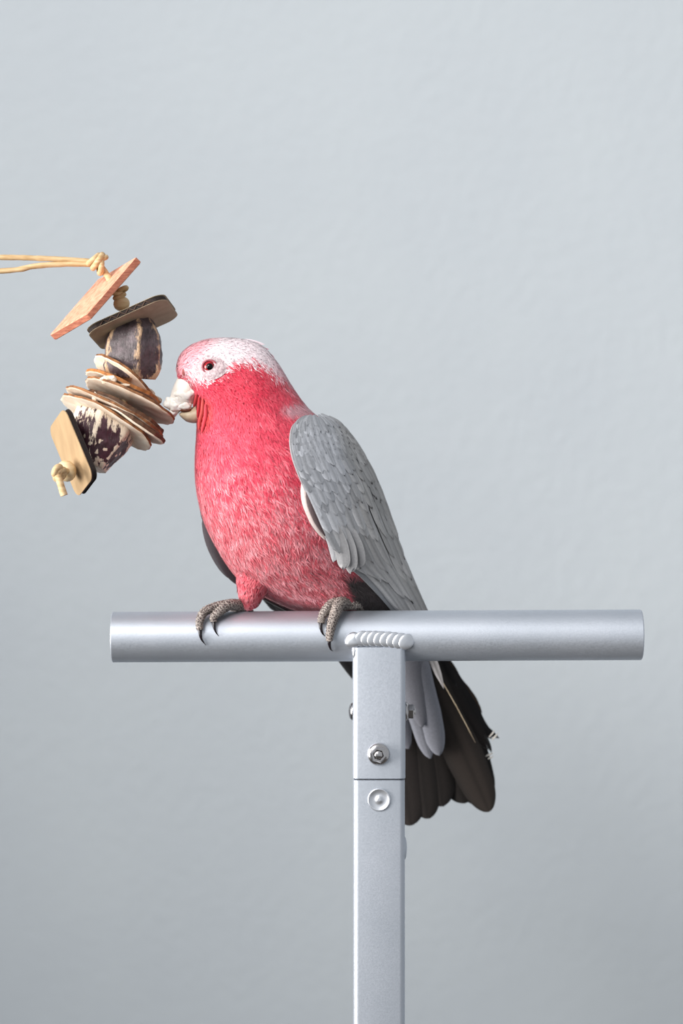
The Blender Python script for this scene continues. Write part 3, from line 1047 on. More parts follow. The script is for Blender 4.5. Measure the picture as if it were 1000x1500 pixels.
for k in range(7):
    surf_feather('primary_feather', FWING, fwing, 50 + 3 * k, (0.06 + 0.13 * k) * 40, (190 - 10 * k) * PX, 12 * PX, (44, 42, 44), (58, 56, 58), h0=0.0003, h1=0.001, nv=16, blunt=0.25)
for r_ in range(6):
    for k in range(7):
        surf_feather('covert_feather', FWING, fwing, 48 - 8 * r_ + rng.normal(0, 0.8), (0.04 + (k + 0.5 * (r_ % 2)) * 0.13) * 40, 48 * PX, 10 * PX, (98 - 3 * r_, 97 - 3 * r_, 101 - 3 * r_), (116, 116, 120), h0=0.0008, h1=0.002, blunt=0.5)
# its dark inner feathers, seen on the body side
for (a, b, c_, hw, cm) in [((303, 745), (312, 795), (340, 850), 11, (70, 66, 70)), ((318, 790), (334, 826), (356, 858), 12, (46, 40, 44)), ((330, 800), (340, 826), (350, 850), 5, (120, 40, 52))]:
    free_feather('underwing_feather', fwing, [(a[0], a[1], 0.013), (b[0], b[1], 0.016), (c_[0], c_[1], 0.022)], hw, cm, tuple(x + 12 for x in cm), blunt=0.4)
for k in range(4):
    free_feather('primary_feather', fwing, [(372 + 10 * k, 850 + 3 * k, 0.050), (404 + 13 * k, 884 + 4 * k, 0.056), (474 + 12 * k, 926 + 3 * k, 0.062), (538 + 4 * k, 1014 - 6 * k, 0.068)], [12, 12, 11, 9], (30, 29, 31), (70, 70, 72), blunt=0.25)

# --- tail: dark feathers hanging behind the bar, grey undertail coverts over them
tail = [
    # axis points (px,py,y), half widths, mid, edge
    ([(566, 940, .072), (556, 1040, .080), (545, 1120, .085), (540, 1186, .088)], [14, 22, 26, 26], (60, 52, 49), (46, 40, 39)),
    ([(640, 960, .075), (668, 1040, .080), (690, 1110, .084), (704, 1180, .086)], [16, 22, 28, 30], (50, 43, 40), (36, 31, 30)),
    ([(628, 950, .073), (650, 1050, .078), (668, 1120, .082), (680, 1178, .084)], [16, 22, 27, 28], (52, 45, 42), (38, 33, 32)),
    ([(572, 940, .071), (570, 1050, .078), (568, 1130, .083), (568, 1202, .086)], [14, 22, 28, 28], (62, 54, 50), (46, 40, 38)),
    ([(608, 945, .070), (628, 1050, .076), (640, 1120, .080), (648, 1182, .082)], [14, 22, 24, 24], (56, 48, 45), (40, 35, 34)),
    ([(590, 945, .069), (606, 1050, .075), (618, 1130, .079), (626, 1200, .081)], [14, 22, 26, 24], (60, 52, 49), (44, 38, 37)),
    ([(580, 945, .068), (586, 1060, .074), (592, 1140, .078), (602, 1210, .080)], [14, 24, 30, 28], (68, 59, 56), (50, 43, 41)),
    ([(616, 945, .064), (650, 1040, .070), (684, 1116, .074), (717, 1190, .077)], [15, 24, 30, 22], (74, 63, 57), (52, 45, 42)),
]
for pts, hw, cm, ce in tail:
    free_feather('tail_feather', galah, pts, hw, tuple(0.64 * q for q in cm), tuple(0.62 * q for q in ce), blunt=0.17, nv=30, nu=11, rag=0.008, arch=0.18, edge_pow=3)
# pale shaft edge of the outermost tail feather
vs, fs = tube([at(640, 985, .0635), at(668, 1034, .067), at(686, 1068, .070), at(696, 1088, .0725)], [0.0002, 0.00035, 0.0003, 0.0001], 6)
mk('quill_shaft', vs, fs, M_beaklow, galah)
ucov = [
    ([(574, 915, .056), (578, 1010, .064), (588, 1070, .068), (598, 1098, .070)], [16, 20, 18, 14], (118, 118, 126), (134, 135, 144)),
    ([(586, 920, .054), (602, 1010, .062), (618, 1070, .066), (630, 1112, .068)], [14, 17, 15, 12], (124, 125, 133), (148, 150, 160)),
    ([(598, 920, .052), (616, 1000, .060), (632, 1060, .064), (643, 1108, .066)], [15, 20, 19, 14], (120, 121, 129), (146, 148, 158)),
    ([(600, 925, .050), (604, 980, .057), (612, 1030, .061), (618, 1066, .063)], [15, 18, 16, 10], (112, 112, 119), (126, 127, 135)),
]
for pts, hw, cm, ce in ucov:
    free_feather('undertail_covert_feather', galah, pts, hw, cm, ce, blunt=0.19, nv=24, rag=0.012, arch=0.3, rachis=0.9)
# frayed black wing tips to the right of the tail
fray = [
    ([(640, 950, .078), (662, 1000, .082), (690, 1030, .085), (706, 1046, .087)], [9, 16, 16, 8], (62, 46, 34), (30, 26, 26)),
    ([(640, 960, .077), (672, 1020, .081), (700, 1060, .084), (722, 1082, .086)], [10, 17, 17, 10], (28, 25, 26), (20, 18, 20)),
    ([(640, 975, .076), (676, 1040, .080), (704, 1080, .083), (720, 1104, .085)], [10, 16, 15, 8], (34, 29, 28), (22, 20, 21)),
    ([(646, 985, .079), (690, 1050, .083), (716, 1072, .085), (733, 1082, .086)], [6, 8, 8, 4], (24, 21, 23), (18, 16, 18)),
    ([(640, 940, .074), (652, 975, .076), (664, 1000, .078), (670, 1014, .079)], [6, 8, 6, 3], (24, 22, 24), (20, 18, 20)),
]
for pts, hw, cm, ce in fray:
    free_feather('frayed_primary_feather', wing, pts, hw, cm, ce, blunt=0.15, nv=20, nu=11, rag=0.16, arch=0.1)
free_feather('primary_feather', wing, [(626, 945, .0600), (637, 975, .0615), (646, 998, .0625), (650, 1010, .063)], [5, 6, 5, 2], (160, 156, 154), (226, 220, 220), blunt=0.5, edge_pow=1)
for (a, b) in [((716, 1080), (724, 1070)), ((720, 1084), (729, 1074)), ((711, 1108), (722, 1103)), ((714, 1112), (722, 1108))]:
    vs, fs = tube([at(a[0], a[1], .080), at((a[0] + b[0]) / 2 + 1, (a[1] + b[1]) / 2 - .5, .080), at(b[0], b[1], .080)], [0.0004, 0.0006, 0.0003], 8)
    mk('white_barb', vs, fs, M_flake, wing)

# --- crest tuft and soft edges at the nape
for (a, b, c_, hw, cm) in [((352, 504), (374, 505), (391, 511), 3.2, (242, 212, 220)), ((345, 500), (365, 499), (388, 505), 4, (246, 224, 230)), ((362, 512), (384, 514), (402, 524), 5, (228, 160, 176)), ((368, 522), (392, 530), (410, 545), 6, (236, 190, 202)), ((340, 500), (362, 503), (384, 511), 1.3, (222, 150, 168)), ((372, 509), (384, 509), (394, 512), 1.5, (210, 130, 150)), ((378, 516), (394, 522), (406, 533), 1.6, (190, 96, 120)), ((396, 534), (410, 548), (422, 564), 3, (222, 150, 166))]:
    yy = -0.014
    free_feather('crest_feather', galah, [(a[0], a[1], yy), (b[0], b[1], yy), (c_[0], c_[1], yy + .001)], hw, cm, tuple(min(255, x + 8) for x in cm), nv=10, nu=5, blunt=0.6, facing=(0, -0.7, 0.7))

# --- thigh feathers
def shell_feathers(name, parent, path, rad, rows, cols, Lpx, Hpx, colf):
    A = [np.array(p) for p in path]
    A = catmull(np.array(A), 10)
    R_ = np.interp(np.linspace(0, 1, len(A)), np.linspace(0, 1, len(rad)), rad)
    tb = []
    ph = np.arange(24) * 2 * math.pi / 24
    for i in range(len(A)):
        T = A[min(i + 1, len(A) - 1)] - A[max(i - 1, 0)]; T /= np.linalg.norm(T)
        U = np.cross(T, (0, 1, 0)); U /= np.linalg.norm(U); W = np.cross(T, U)
        tb.append(A[i] + R_[i] * (np.cos(ph)[:, None] * U + np.sin(ph)[:, None] * W))
    S = Surf(np.array(tb), True)
    cc = S.T.mean(1, keepdims=True)
    if ((S.T - cc) * S.N).sum(-1).mean() < 0: S.N *= -1
    i0, j0 = np.meshgrid(np.linspace(len(A) * 0.03, len(A) * 0.74, rows), np.linspace(0, 24, cols, endpoint=False), indexing='ij')
    i0 = i0.ravel() + rng.normal(0, 0.7, rows * cols); j0 = j0.ravel() + rng.normal(0, 0.5, rows * cols)
    i0 = np.clip(i0, 0.5, len(A) - 2)
    n = len(i0)
    v, f, c, nn_ = fan_feathers(S, i0, j0, np.full(n, Lpx * PX), np.full(n, Hpx * PX), colf, tipmix=lambda P: np.full(n, 0.35), h1=0.001)
    mk(name, v, f, M_plume, parent, cols=c, kind='stuff', normals=nn_)
    v, f, c, nn_ = barbs(S, 1700, int(len(A) * 0.92), (15, 15), (0.7, 0.7), colf, lambda a, b: 0.25 + 0 * a, imin=0)
    return mk(name, v, f, M_plume, parent, cols=c, kind='stuff', normals=nn_)
shell_feathers('thigh_plumage', body, thigh_a, [40 * PX, 29 * PX, 19 * PX, 13 * PX, 9 * PX], 9, 20, 20, 5, lambda P, j: np.ones((len(P), 3)) * C_((202, 72, 86)))

# --- face
ysk = lambda px, py: front_y(px, py, -0.03)
# bare skin around the eye
def skin_patch():
    vs, fs = [], []
    nr, nc = 9, 40
    for i in range(nr):
        r = i / (nr - 1)
        for k in range(nc):
            a = 2 * math.pi * k / nc
            sx = 22 + 7 * max(0, math.cos(a)) ** 3
            px = 307 + sx * r * math.cos(a)
            py = 539.5 + 17.5 * r * math.sin(a) - 3.0 * r * max(0, math.cos(a)) ** 3
            y = ysk(px, py) - 0.0011 * (1 - r ** 4) - 0.0002
            y -= 0.00035 * math.sin(r * 26) * (r > 0.35)
            vs.append(at(px, py, y))
    fs = grid_faces(nr, nc, True)
    return vs, fs
vs, fs = skin_patch()
mk('bare_eye_skin', vs, fs, M_skin, galah)
ye = ysk(*EYE)
ec = at(EYE[0], EYE[1], ye + 0.0008)
re = 9.6 * PX
vs, fs = blob(ec, re * 1.0, 0, 4, (1, 0.75, 0.95))
eye = mk('eye', vs, fs, M_iris, galah)
vs, fs = blob(ec + Vector((0.1 * PX, -re * 0.50, 0)), re * 0.56, 0, 3, (1, 0.62, 1))
mk('pupil', vs, fs, M_pupil, eye)
ring = [ec + Vector((math.cos(a) * re * 1.06, -re * 0.36, math.sin(a) * re * 0.98)) for a in [2 * math.pi * k / 40 for k in range(41)]]
vs, fs = tube(ring, 1.5 * PX, 8, cap=False)
mk('eyelid', vs, fs, simple('eyelid_skin', (176, 96, 104), (140, 66, 78), 0.6, 500), eye)
# nostril
vs, fs = blob(at(269, 545, ysk(269, 545) - 0.0010), 4.6 * PX, 0.1, 2, (0.55, 0.25, 1.2))
mk('nostril', vs, fs, M_nostril, galah)

def loft_pairs(pairs, yc, n=8, seg=28):
    G = catmull(pairs, n)
    vs = []
    for ax, ay, bx, by, b in G:
        for k in range(seg):
            a = 2 * math.pi * k / seg
            px = (ax + bx) / 2 + (ax - bx) / 2 * math.cos(a)
            py = (ay + by) / 2 + (ay - by) / 2 * math.cos(a)
            vs.append(at(px, py, yc - b * PX * math.sin(a)))
    fs = grid_faces(len(G), seg, True)
    vs.append(sum((vs[k] for k in range(seg)), Vector()) / seg)
    vs.append(sum((vs[-1 - seg + k] for k in range(seg)), Vector()) / seg)
    m = len(vs)
    for k in range(seg):
        k2 = (k + 1) % seg
        fs.append((m - 2, k2, k)); fs.append((m - 1, (len(G) - 1) * seg + k, (len(G) - 1) * seg + k2))
    return vs, fs
vs, fs = loft_pairs([(263, 548, 291, 566, 20), (256.5, 560, 290, 578, 22), (252, 571, 284, 590, 20), (249, 582, 274, 597, 15), (247, 592, 264, 603, 11), (248.5, 601, 258, 609, 7), (252, 609, 256, 612, 3)], -0.013)
ub = mk('upper_beak', vs, fs, M_beak, galah, fix=True)
vs, fs = loft_pairs([(294, 592, 293, 617, 17), (285, 595, 285, 620, 17), (275, 599, 274, 618, 15), (266, 603, 267, 613, 10), (262, 606, 263, 609, 4)], -0.013)
lb = mk('lower_beak', vs, fs, M_beaklow, galah, fix=True)
vs, fs = blob(at(273, 601, -0.0165), 8 * PX, 0.1, 3, (1.2, 0.95, 0.42), 4)  # dark blob painting the shaded gap between the mandibles
mk('tongue', vs, fs, simple('dark_mouth', (120, 64, 34), (78, 38, 26), 0.5, 300), galah)
# rough white flakes on the beak
for (px, py, dy, r, sc, sd) in [(249, 591, -0.016, 9, (1, 0.9, 1.0), 1), (258, 594, -0.018, 8.5, (1.2, 0.8, 0.9), 3), (273, 576, -0.0205, 12, (1.25, 0.5, 0.8), 4),
                                (271, 595, -0.019, 8, (1.2, 0.6, 0.8), 5), (262, 584, -0.0185, 11, (1.0, 0.6, 1.0), 6), (283, 572, -0.0215, 7, (1.0, 0.5, 0.9), 7), (255, 601, -0.016, 6.5, (0.8, 0.9, 1.3), 8)]:
    vs, fs = blob(at(px, py, dy + 0.0010), r * PX, 0.4, 3, sc, sd, 1.6)
    mk('beak_flake', vs, fs, M_flake, ub)
# folds of red skin and feather at the corner of the mouth
for (pts, hw, cm) in [([(288, 578, 0), (286, 588, 0), (283, 597, 0)], 2.6, (206, 66, 70)), ([(292, 582, 0), (291, 598, 0), (289, 612, 0)], 2.8, (190, 52, 58)),
                      ([(297, 584, 0), (296, 602, 0), (292, 618, 0), (291, 630, 0)], 3.0, (214, 84, 80)), ([(301, 592, 0), (301, 608, 0), (298, 622, 0), (295, 634, 0)], 3.0, (220, 72, 84))]:
    pp = [(a, b, front_y(a + 4, b, -0.020) - 0.0012) for a, b, _ in pts]
    free_feather('gape_feather', galah, pp, hw, cm, (170, 30, 44), nv=12, nu=7, blunt=0.45, arch=0.5)  # dark edge colour paints the shaded gaps between folds

# --- feet: two toes forward, two back, gripping the bar
zc_bar = lambda x: bar_l.z + (bar_r.z - bar_l.z) * (x - bar_l.x) / (bar_r.x - bar_l.x)
def on_bar(px, ang, h):
    """point at photo column px, angle from the top of the bar towards the camera, height above its surface"""
    x = (px - 500) * PX
    r = R_BAR + h
    return Vector((x, -r * math.sin(math.radians(ang)), zc_bar(x) + r * math.cos(math.radians(ang))))
def toe(parent, pts, radii, claw):
    A = catmull(np.array([tuple(p) for p in pts]), 14)
    n = len(A)
    R_ = np.interp(np.linspace(0, 1, n), np.linspace(0, 1, len(radii)), radii) * PX
    d = np.concatenate([[0], np.cumsum(np.linalg.norm(np.diff(A, axis=0), axis=1))])
    R_ = R_ * (1 + 0.11 * np.sin(d / (4.2 * PX) * 2 * math.pi))
    vs, fs = tube(A, list(R_), 16)
    o = mk('toe', vs, fs, M_foot, parent, fix=True)
    cA = catmull(np.array([tuple(p) for p in claw]), 8)
    m = len(cA)
    rr = [radii[-1] * PX * 0.66 * (1 - 0.92 * (k / (m - 1)) ** 1.2) for k in range(m)]
    vs, fs = tube(cA, rr, 12)
    mk('claw', vs, fs, M_claw, o, fix=True)
    return o
def foot(ankle, palm, toes):
    A = catmull(np.array([tuple(p) for p in ankle]), 8)
    vs, fs = tube(A, list(np.interp(np.linspace(0, 1, len(A)), [0, 0.5, 1], [7 * PX, 7.5 * PX, 8.5 * PX])), 16)
    vs2, fs2 = blob(palm, 9.5 * PX, 0.2, 3, (1.25, 1.0, 0.65), 5)
    vs, fs = join([(vs, fs), (vs2, fs2)])
    f = mk('foot', vs, fs, M_foot, galah, fix=True)
    for pts, rad, claw in toes:
        toe(f, pts, rad, claw)
    return f
h = 0.0026
foot([at(368, 886, 0.002), at(358, 887, 0.0), at(347, 886, -0.002)], on_bar(344, 8, 0.004), [
    ([on_bar(346, 5, .004), on_bar(331, 18, .0052), on_bar(314, 28, .0052), on_bar(300, 40, .0046), on_bar(294.5, 58, .0034), on_bar(295, 74, .0022)], [7.5, 7.5, 7, 6.5, 6, 5],
     [on_bar(295, 72, .0024), on_bar(296, 84, .0022), on_bar(298, 94, .0012), on_bar(303.5, 106, .0004)]),
    ([on_bar(350, 6, .004), on_bar(336, 24, .0062), on_bar(324, 38, .0052), on_bar(315, 49, .0040), on_bar(314.5, 58, .0026)], [8, 8, 7, 6, 4.8],
     [on_bar(314.5, 55, .0032), on_bar(315.5, 66, .0028), on_bar(317.5, 76, .0018), on_bar(322, 86, .0006)]),
    ([on_bar(350, -2, .003), on_bar(346, -25, .004), on_bar(340, -50, .0035), on_bar(338, -75, .003)], [7.5, 7, 6.5, 5],
     [on_bar(338, -75, .003), on_bar(338, -90, .0024), on_bar(340, -105, .0006)]),
    ([on_bar(352, -2, .003), on_bar(360, -28, .004), on_bar(366, -55, .0035), on_bar(368, -80, .003)], [7.5, 7, 6.5, 5],
     [on_bar(368, -80, .003), on_bar(369, -95, .0024), on_bar(368, -110, .0006)]),
])
foot([at(517, 885, 0.002), at(508, 884, -0.001), at(500, 883, -0.003)], on_bar(500, 10, 0.005), [
    ([on_bar(503, 6, .004), on_bar(490, 20, .0062), on_bar(479, 36, .0056), on_bar(472, 50, .0044), on_bar(470, 62, .0030)], [8.5, 8, 7.5, 6, 5],
     [on_bar(470, 59, .0034), on_bar(470, 70, .0030), on_bar(472.5, 81, .0018), on_bar(477, 88, .0004)]),
    ([on_bar(505, 8, .005), on_bar(497, 27, .0074), on_bar(491, 47, .0062), on_bar(486, 66, .0048), on_bar(483, 84, .0034), on_bar(482.5, 96, .0024)], [9, 8.5, 8, 7, 6, 4.6],
     [on_bar(482.5, 93, .0028), on_bar(482.5, 103, .0028), on_bar(484.5, 114, .0020), on_bar(488, 122, .0006)]),
    ([on_bar(505, 0, .004), on_bar(500, -25, .004), on_bar(494, -50, .0035), on_bar(490, -75, .003)], [7.5, 7, 6.5, 5],
     [on_bar(490, -75, .003), on_bar(490, -90, .0024), on_bar(492, -105, .0006)]),
    ([on_bar(506, 6, .004), on_bar(518, -2, .0036), on_bar(526, -24, .004), on_bar(530, -50, .0035)], [8, 7, 6.5, 5],
     [on_bar(530, -50, .0035), on_bar(531, -66, .0024), on_bar(530, -80, .0006)]),
])

# ------------------------------------------------------------------ hanging toy
YT = -0.016
toy = empty('bird_toy', at(150, 560, YT), 'chewable bird toy of wood slices, pods, cardboard and beads strung on a cord', 'bird toy')
def wob(pts, rad, n=14, seg=10, amp=0.12, parent=None, name='cord', mat=None):
    A = catmull(np.array([tuple(p) for p in pts]), n)
    R_ = [rad * (1 + amp * mnoise.noise(Vector(a) * 260)) for a in A]
    vs, fs = tube(A, R_, seg)
    return mk(name, vs, fs, mat or M_cord, parent or toy, fix=True)
hook_p = Vector((XL + 0.03, YT, at(0, 384).z - 0.004))
wob([hook_p, Vector((-0.9, YT, hook_p.z - 0.003)), at(-200, 377, YT), at(0, 377, YT), at(60, 378.5, YT), at(110, 381, YT), at(140, 384, YT)], 4.0 * PX, 30)
wob([hook_p, Vector((-0.9, YT + 0.004, hook_p.z - 0.012)), at(-200, 403, YT), at(0, 397, YT), at(50, 390, YT), at(90, 387, YT), at(140, 387, YT)], 4.0 * PX, 30)
# wrapped knot
for k, (a, b, r_, rr, tilt) in enumerate([(137, 380, 9.5, 4.2, 0.5), (143, 383, 11.5, 4.6, 0.1), (147, 390, 10.0, 4.4, -0.6), (150, 379, 5.5, 4.0, 0.9)]):
    c = at(a, b, YT)
    ax = Vector((math.cos(tilt), 0.2, -math.sin(tilt) - 0.6)).normalized()
    U = ax.cross(Vector((0, 1, 0))).normalized(); W = ax.cross(U)
    pts = [c + (U * math.cos(t) + W * math.sin(t)) * r_ * PX for t in [2 * math.pi * q / 24 for q in range(25)]]
    vs, fs = tube(pts, rr * PX, 10, cap=False)
    mk('knot', vs, fs, M_cord, toy)
wob([at(146, 388, YT), at(152, 397, YT), at(158, 405, YT), at(162, 412, YT)], 5.0 * PX)
# cord through the whole string
AX = [(158, 405), (170, 424), (178, 436), (184, 460), (194, 500), (196, 540), (186, 580), (168, 612), (148, 640), (125, 668), (110, 684)]
wob([at(a, b, YT) for a, b in AX], 4.2 * PX, 10)
for k, (a, b, r_) in enumerate([(171, 428, 6), (175, 434, 6.5), (180, 424, 5)]):
    c = at(a, b, YT - 0.001)
    pts = [c + Vector((math.cos(t) * r_ * PX, math.sin(t) * r_ * PX * 0.9, math.sin(t + k) * r_ * PX * 0.5)) for t in [2 * math.pi * q / 20 for q in range(21)]]
    vs, fs = tube(pts, 3.6 * PX, 8, cap=False)
    mk('knot', vs, fs, M_cord, toy)

def vpx(dx, dy, dz_depth):
    """offset given in photo pixels right, photo pixels down, pixels of depth away from the lens"""
    return Vector((dx * PX, dz_depth * PX, -dy * PX))
def slab(name, corner, e1, e2, thick, mat, mat_edge, parent, r=0.0, nr=6, wav=0.0):
    """rounded rectangular tile spanned by e1,e2 from corner; thickness along -normal (down)"""
    l1, l2 = e1.length, e2.length
    u1, u2 = e1.normalized(), e2.normalized()
    n = u1.cross(u2).normalized()
    if n.z < 0: n = -n
    pts = []
    r = max(r, 0.0004)
    for cx, cy, a0 in ((1, 1, 0), (0, 1, 90), (0, 0, 180), (1, 0, 270)):
        for k in range(nr + 1):
            a = math.radians(a0 + 90 * k / nr)
            x = (l1 - r if cx else r) + r * math.cos(a)
            y = (l2 - r if cy else r) + r * math.sin(a)
            pts.append((x, y))
    m = len(pts)
    vs = []
    rowsz = [(0, 0.97), (-0.0004, 1.0), (-thick + 0.0004, 1.0), (-thick, 0.97)]
    for z, k in rowsz:
        for x, y in pts:
            xx = l1 / 2 + (x - l1 / 2) * k; yy = l2 / 2 + (y - l2 / 2) * k
            p = corner + u1 * xx + u2 * yy + n * z
            p += n * wav * mnoise.noise(p * 180)
            vs.append(p)
    fs = grid_faces(4, m, True)
    fs.append(tuple(range(m))); fs.append(tuple(range(3 * m, 4 * m))[::-1])
    o = mk(name, vs, fs, mat, parent, smooth=False, fix=True)
    o.data.materials.append(mat_edge)
    for p in o.data.polygons:
        if len(p.vertices) == 4 and abs(p.normal.dot(n)) < 0.5: p.material_index = 1
    return o, n, u1, u2, l1, l2
# peach wood tile
cA = at(73, 491, YT + 0.008)
slab('wood_tile', cA, at(126, 460, YT + 0.008 - 0.043) - cA, at(145, 409, YT + 0.008 + 0.022) - cA, 11.5 * PX, M_slab, M_slab2, toy, 0.0006, wav=0.0012)

def cardboard_tile(corner, e1, e2, thick, faceMat):
    n = e1.cross(e2).normalized()
    if n.z < 0: n = -n
    k = 0.012
    core, *_ = slab('cardboard_tile', corner + e1 * k + e2 * k - n * thick * 0.12, e1 * (1 - 2 * k), e2 * (1 - 2 * k), thick * 0.76, M_flute, M_flute, toy, 20 * PX, 8)
    slab('cardboard_liner', corner, e1, e2, thick * 0.15, faceMat, faceMat, core, 21 * PX, 8)
    slab('cardboard_liner', corner - n * thick * 0.85, e1, e2, thick * 0.15, faceMat, faceMat, core, 21 * PX, 8)
    # zig-zag flutes along the near edge
    u1 = e1.normalized(); u2 = e2.normalized()
    L1 = e1.length
    pts = []
    nz = 13
    for q in range(nz):
        f = 0.18 + 0.64 * q / (nz - 1)
        pts.append(corner + u1 * L1 * f - u2 * 0.0001 + u2 * 0.0005 - n * thick * (0.2 if q % 2 else 0.8))
    vs, fs = tube(pts, 0.00042, 6)
    mk('cardboard_flute', vs, fs, M_fluteline, core)
    return n
# upper cardboard tile, seen from below
cardboard_tile(at(123, 479, YT - 0.022), vpx(113, -50, -8), vpx(14, 20, 108), 9.5 * PX, M_card2)
# lower cardboard tile, its tan face to the lens
def ptile(corner, e1, e2, nback, thick, faceMat):
    r = 15 * PX
    l1, l2 = e1.length, e2.length
    u1 = e1.normalized(); u2 = (e2 - u1 * e2.dot(u1)).normalized(); l2 = e2.dot(u2)
    nb = u1.cross(u2)
    if nb.dot(nback) < 0: nb = -nb
    pts = []
    for cx, cy, a0 in ((1, 1, 0), (0, 1, 90), (0, 0, 180), (1, 0, 270)):
        for k in range(9):
            a = math.radians(a0 + 90 * k / 8)
            pts.append(((l1 - r if cx else r) + r * math.cos(a), (l2 - r if cy else r) + r * math.sin(a)))
    m = len(pts)
    def layer(name, z0, z1, k, mat, parent):
        vs = []
        for z in (z0, z1):
            for x, y in pts:
                vs.append(corner + u1 * (l1 / 2 + (x - l1 / 2) * k) + u2 * (l2 / 2 + (y - l2 / 2) * k) + nb * z)
        fs = grid_faces(2, m, True) + [tuple(range(m)), tuple(range(m, 2 * m))[::-1]]
        return mk(name, vs, fs, mat, parent, smooth=False, fix=True)
    core = layer('cardboard_tile', thick * 0.1, thick * 0.9, 0.975, M_flute, toy)
    layer('cardboard_liner', 0, thick * 0.14, 1.0, faceMat, core)
    layer('cardboard_liner', thick * 0.86, thick, 1.0, M_flute, core)
    return core
c0 = at(71, 629, YT + 0.001)
ptile(c0, at(113, 730, YT - 0.009) - c0, at(109, 633, YT - 0.031) - c0, Vector((1, 0.4, 0.5)), 9 * PX, M_card)

# beads
def bead(px, py, r, axis, y=YT):
    prof = []
    for k in range(13):
        a = math.pi * k / 12
        prof.append((max(0.28 * r if k in (0, 12) else 0, r * math.sin(a)) * PX, -r * 0.9 * math.cos(a) * PX))
    vs, fs = lathe(prof, at(px, py, y), axis, 28)
    return mk('wooden_bead', vs, fs, M_bead, toy, fix=True)
bead(178, 445, 12, vpx(4, 24, 0))
bead(97, 690, 15.5, vpx(-20, 8, -12), YT - 0.025)
# end knot and tail of cord
c = at(84, 692, YT - 0.038)
for k, (dx, dy, r_) in enumerate([(0, -2, 6), (2, 3, 6.5), (5, 2, 6)]):
    cc = c + vpx(dx, dy, k * 3)
    pts = [cc + Vector((math.sin(t) * 0.4 * r_ * PX + math.cos(t) * 0.5 * r_ * PX, math.cos(t) * r_ * PX * 0.8, math.sin(t) * r_ * PX)) for t in [2 * math.pi * q / 20 for q in range(21)]]
    vs, fs = tube(pts, 4.6 * PX, 10, cap=False)
    mk('knot', vs, fs, M_cord, toy)
wob([at(84, 697, YT - 0.039), at(88, 707, YT - 0.040), at(91, 717, YT - 0.040), at(94, 726, YT - 0.040)], 5.2 * PX, 8)
wob([at(110, 684, YT - 0.012), at(98, 690, YT - 0.030), at(90, 692, YT - 0.035), at(83, 693, YT - 0.039)], 4.5 * PX, 6)

# faceted pods
def pod(axis_a, axis_b, radii, facets, mat, seed, ridge_w, depthshift=0.0, spots=None, spin=0.0):
    A = Vector(axis_b) - Vector(axis_a)
    Ln = A.length
    Zx = A.normalized()
    U = (Vector((0, -1, 0)) - Zx * Vector((0, -1, 0)).dot(Zx)).normalized()
    W = Zx.cross(U)
    rows, seg = 26, 84
    vs, cols = [], []
    for i in range(rows):
        f = i / (rows - 1)
        r = np.interp(f, np.linspace(0, 1, len(radii)), radii)
        for k in range(seg):
            a = 2 * math.pi * k / seg + spin
            # rounded polygon section
            ca = min(abs(((a - fa + math.pi) % (2 * math.pi)) - math.pi) for fa in facets)
            half = math.pi / len(facets)
            poly = math.cos(half) / max(0.3, math.cos(min(half * 1.15, max(0, half - (ca if ca < half else half)))))
            rr = r * (0.92 * poly / math.cos(half) * 1.0 + 0.08)
            p0 = Vector(axis_a) + Zx * (f * Ln) + (U * math.cos(a) + W * math.sin(a)) * rr * PX
            nz = mnoise.noise(p0 * 120 + Vector((seed, 0, 0)))
            nz2 = mnoise.noise(p0 * 420 + Vector((seed, 3, 0)))
            p0 += (U * math.cos(a) + W * math.sin(a)) * (nz * 3.0 + nz2 * 1.1) * PX
            ridge = math.exp(-(ca / ridge_w) ** 2)  # paler along each ridge
            vs.append(p0)
            base = (0.36 if not spots else 0.16) * ridge + 0.12 * nz
            base += 0.30 * math.exp(-((f - 1.0) / 0.10) ** 2)
            if spots: base += spots(f, a)
            cols.append((max(0, base),) * 3)
    fs = grid_faces(rows, seg, True)
    vs.append(Vector(axis_a)); vs.append(Vector(axis_b)); cols += [(0.3,) * 3] * 2
    m = len(vs)
    for k in range(seg):
        k2 = (k + 1) % seg
        fs.append((m - 2, k2, k)); fs.append((m - 1, (rows - 1) * seg + k, (rows - 1) * seg + k2))
    return mk('husk_pod', vs, fs, mat, toy, fix=True, cols=cols)
p1 = pod(at(199, 462, YT), at(192, 552, YT + 0.004), [19, 30, 36, 39, 40.5, 41.5, 41, 35], [-0.26, 0.9, 2.0, 3.1, 4.2, 5.2], M_pod, 3, 0.17)
p1['label'] = 'dark brown faceted pod with a pale worn ridge'
def spots2(f, a):
    s = 0.0
    s += 0.20 * float(sstep(np.array(f), 0.62, 0.1))
    if 0.5 < f < 0.97:
        v = math.sin(a * 9.0) * math.sin(f * 30.0)
        s += 0.5 * max(0, v - 0.55) / 0.45
    return s
p2 = pod(at(156, 612, YT + 0.002), at(131, 684, YT - 0.006), [41, 42, 41, 38, 33, 28, 22], [0.1, 1.2, 2.3, 3.4, 4.4, 5.4], M_pod2, 9, 0.14, spots=spots2)
p2['label'] = 'maroon pod with cream streaks and spots'

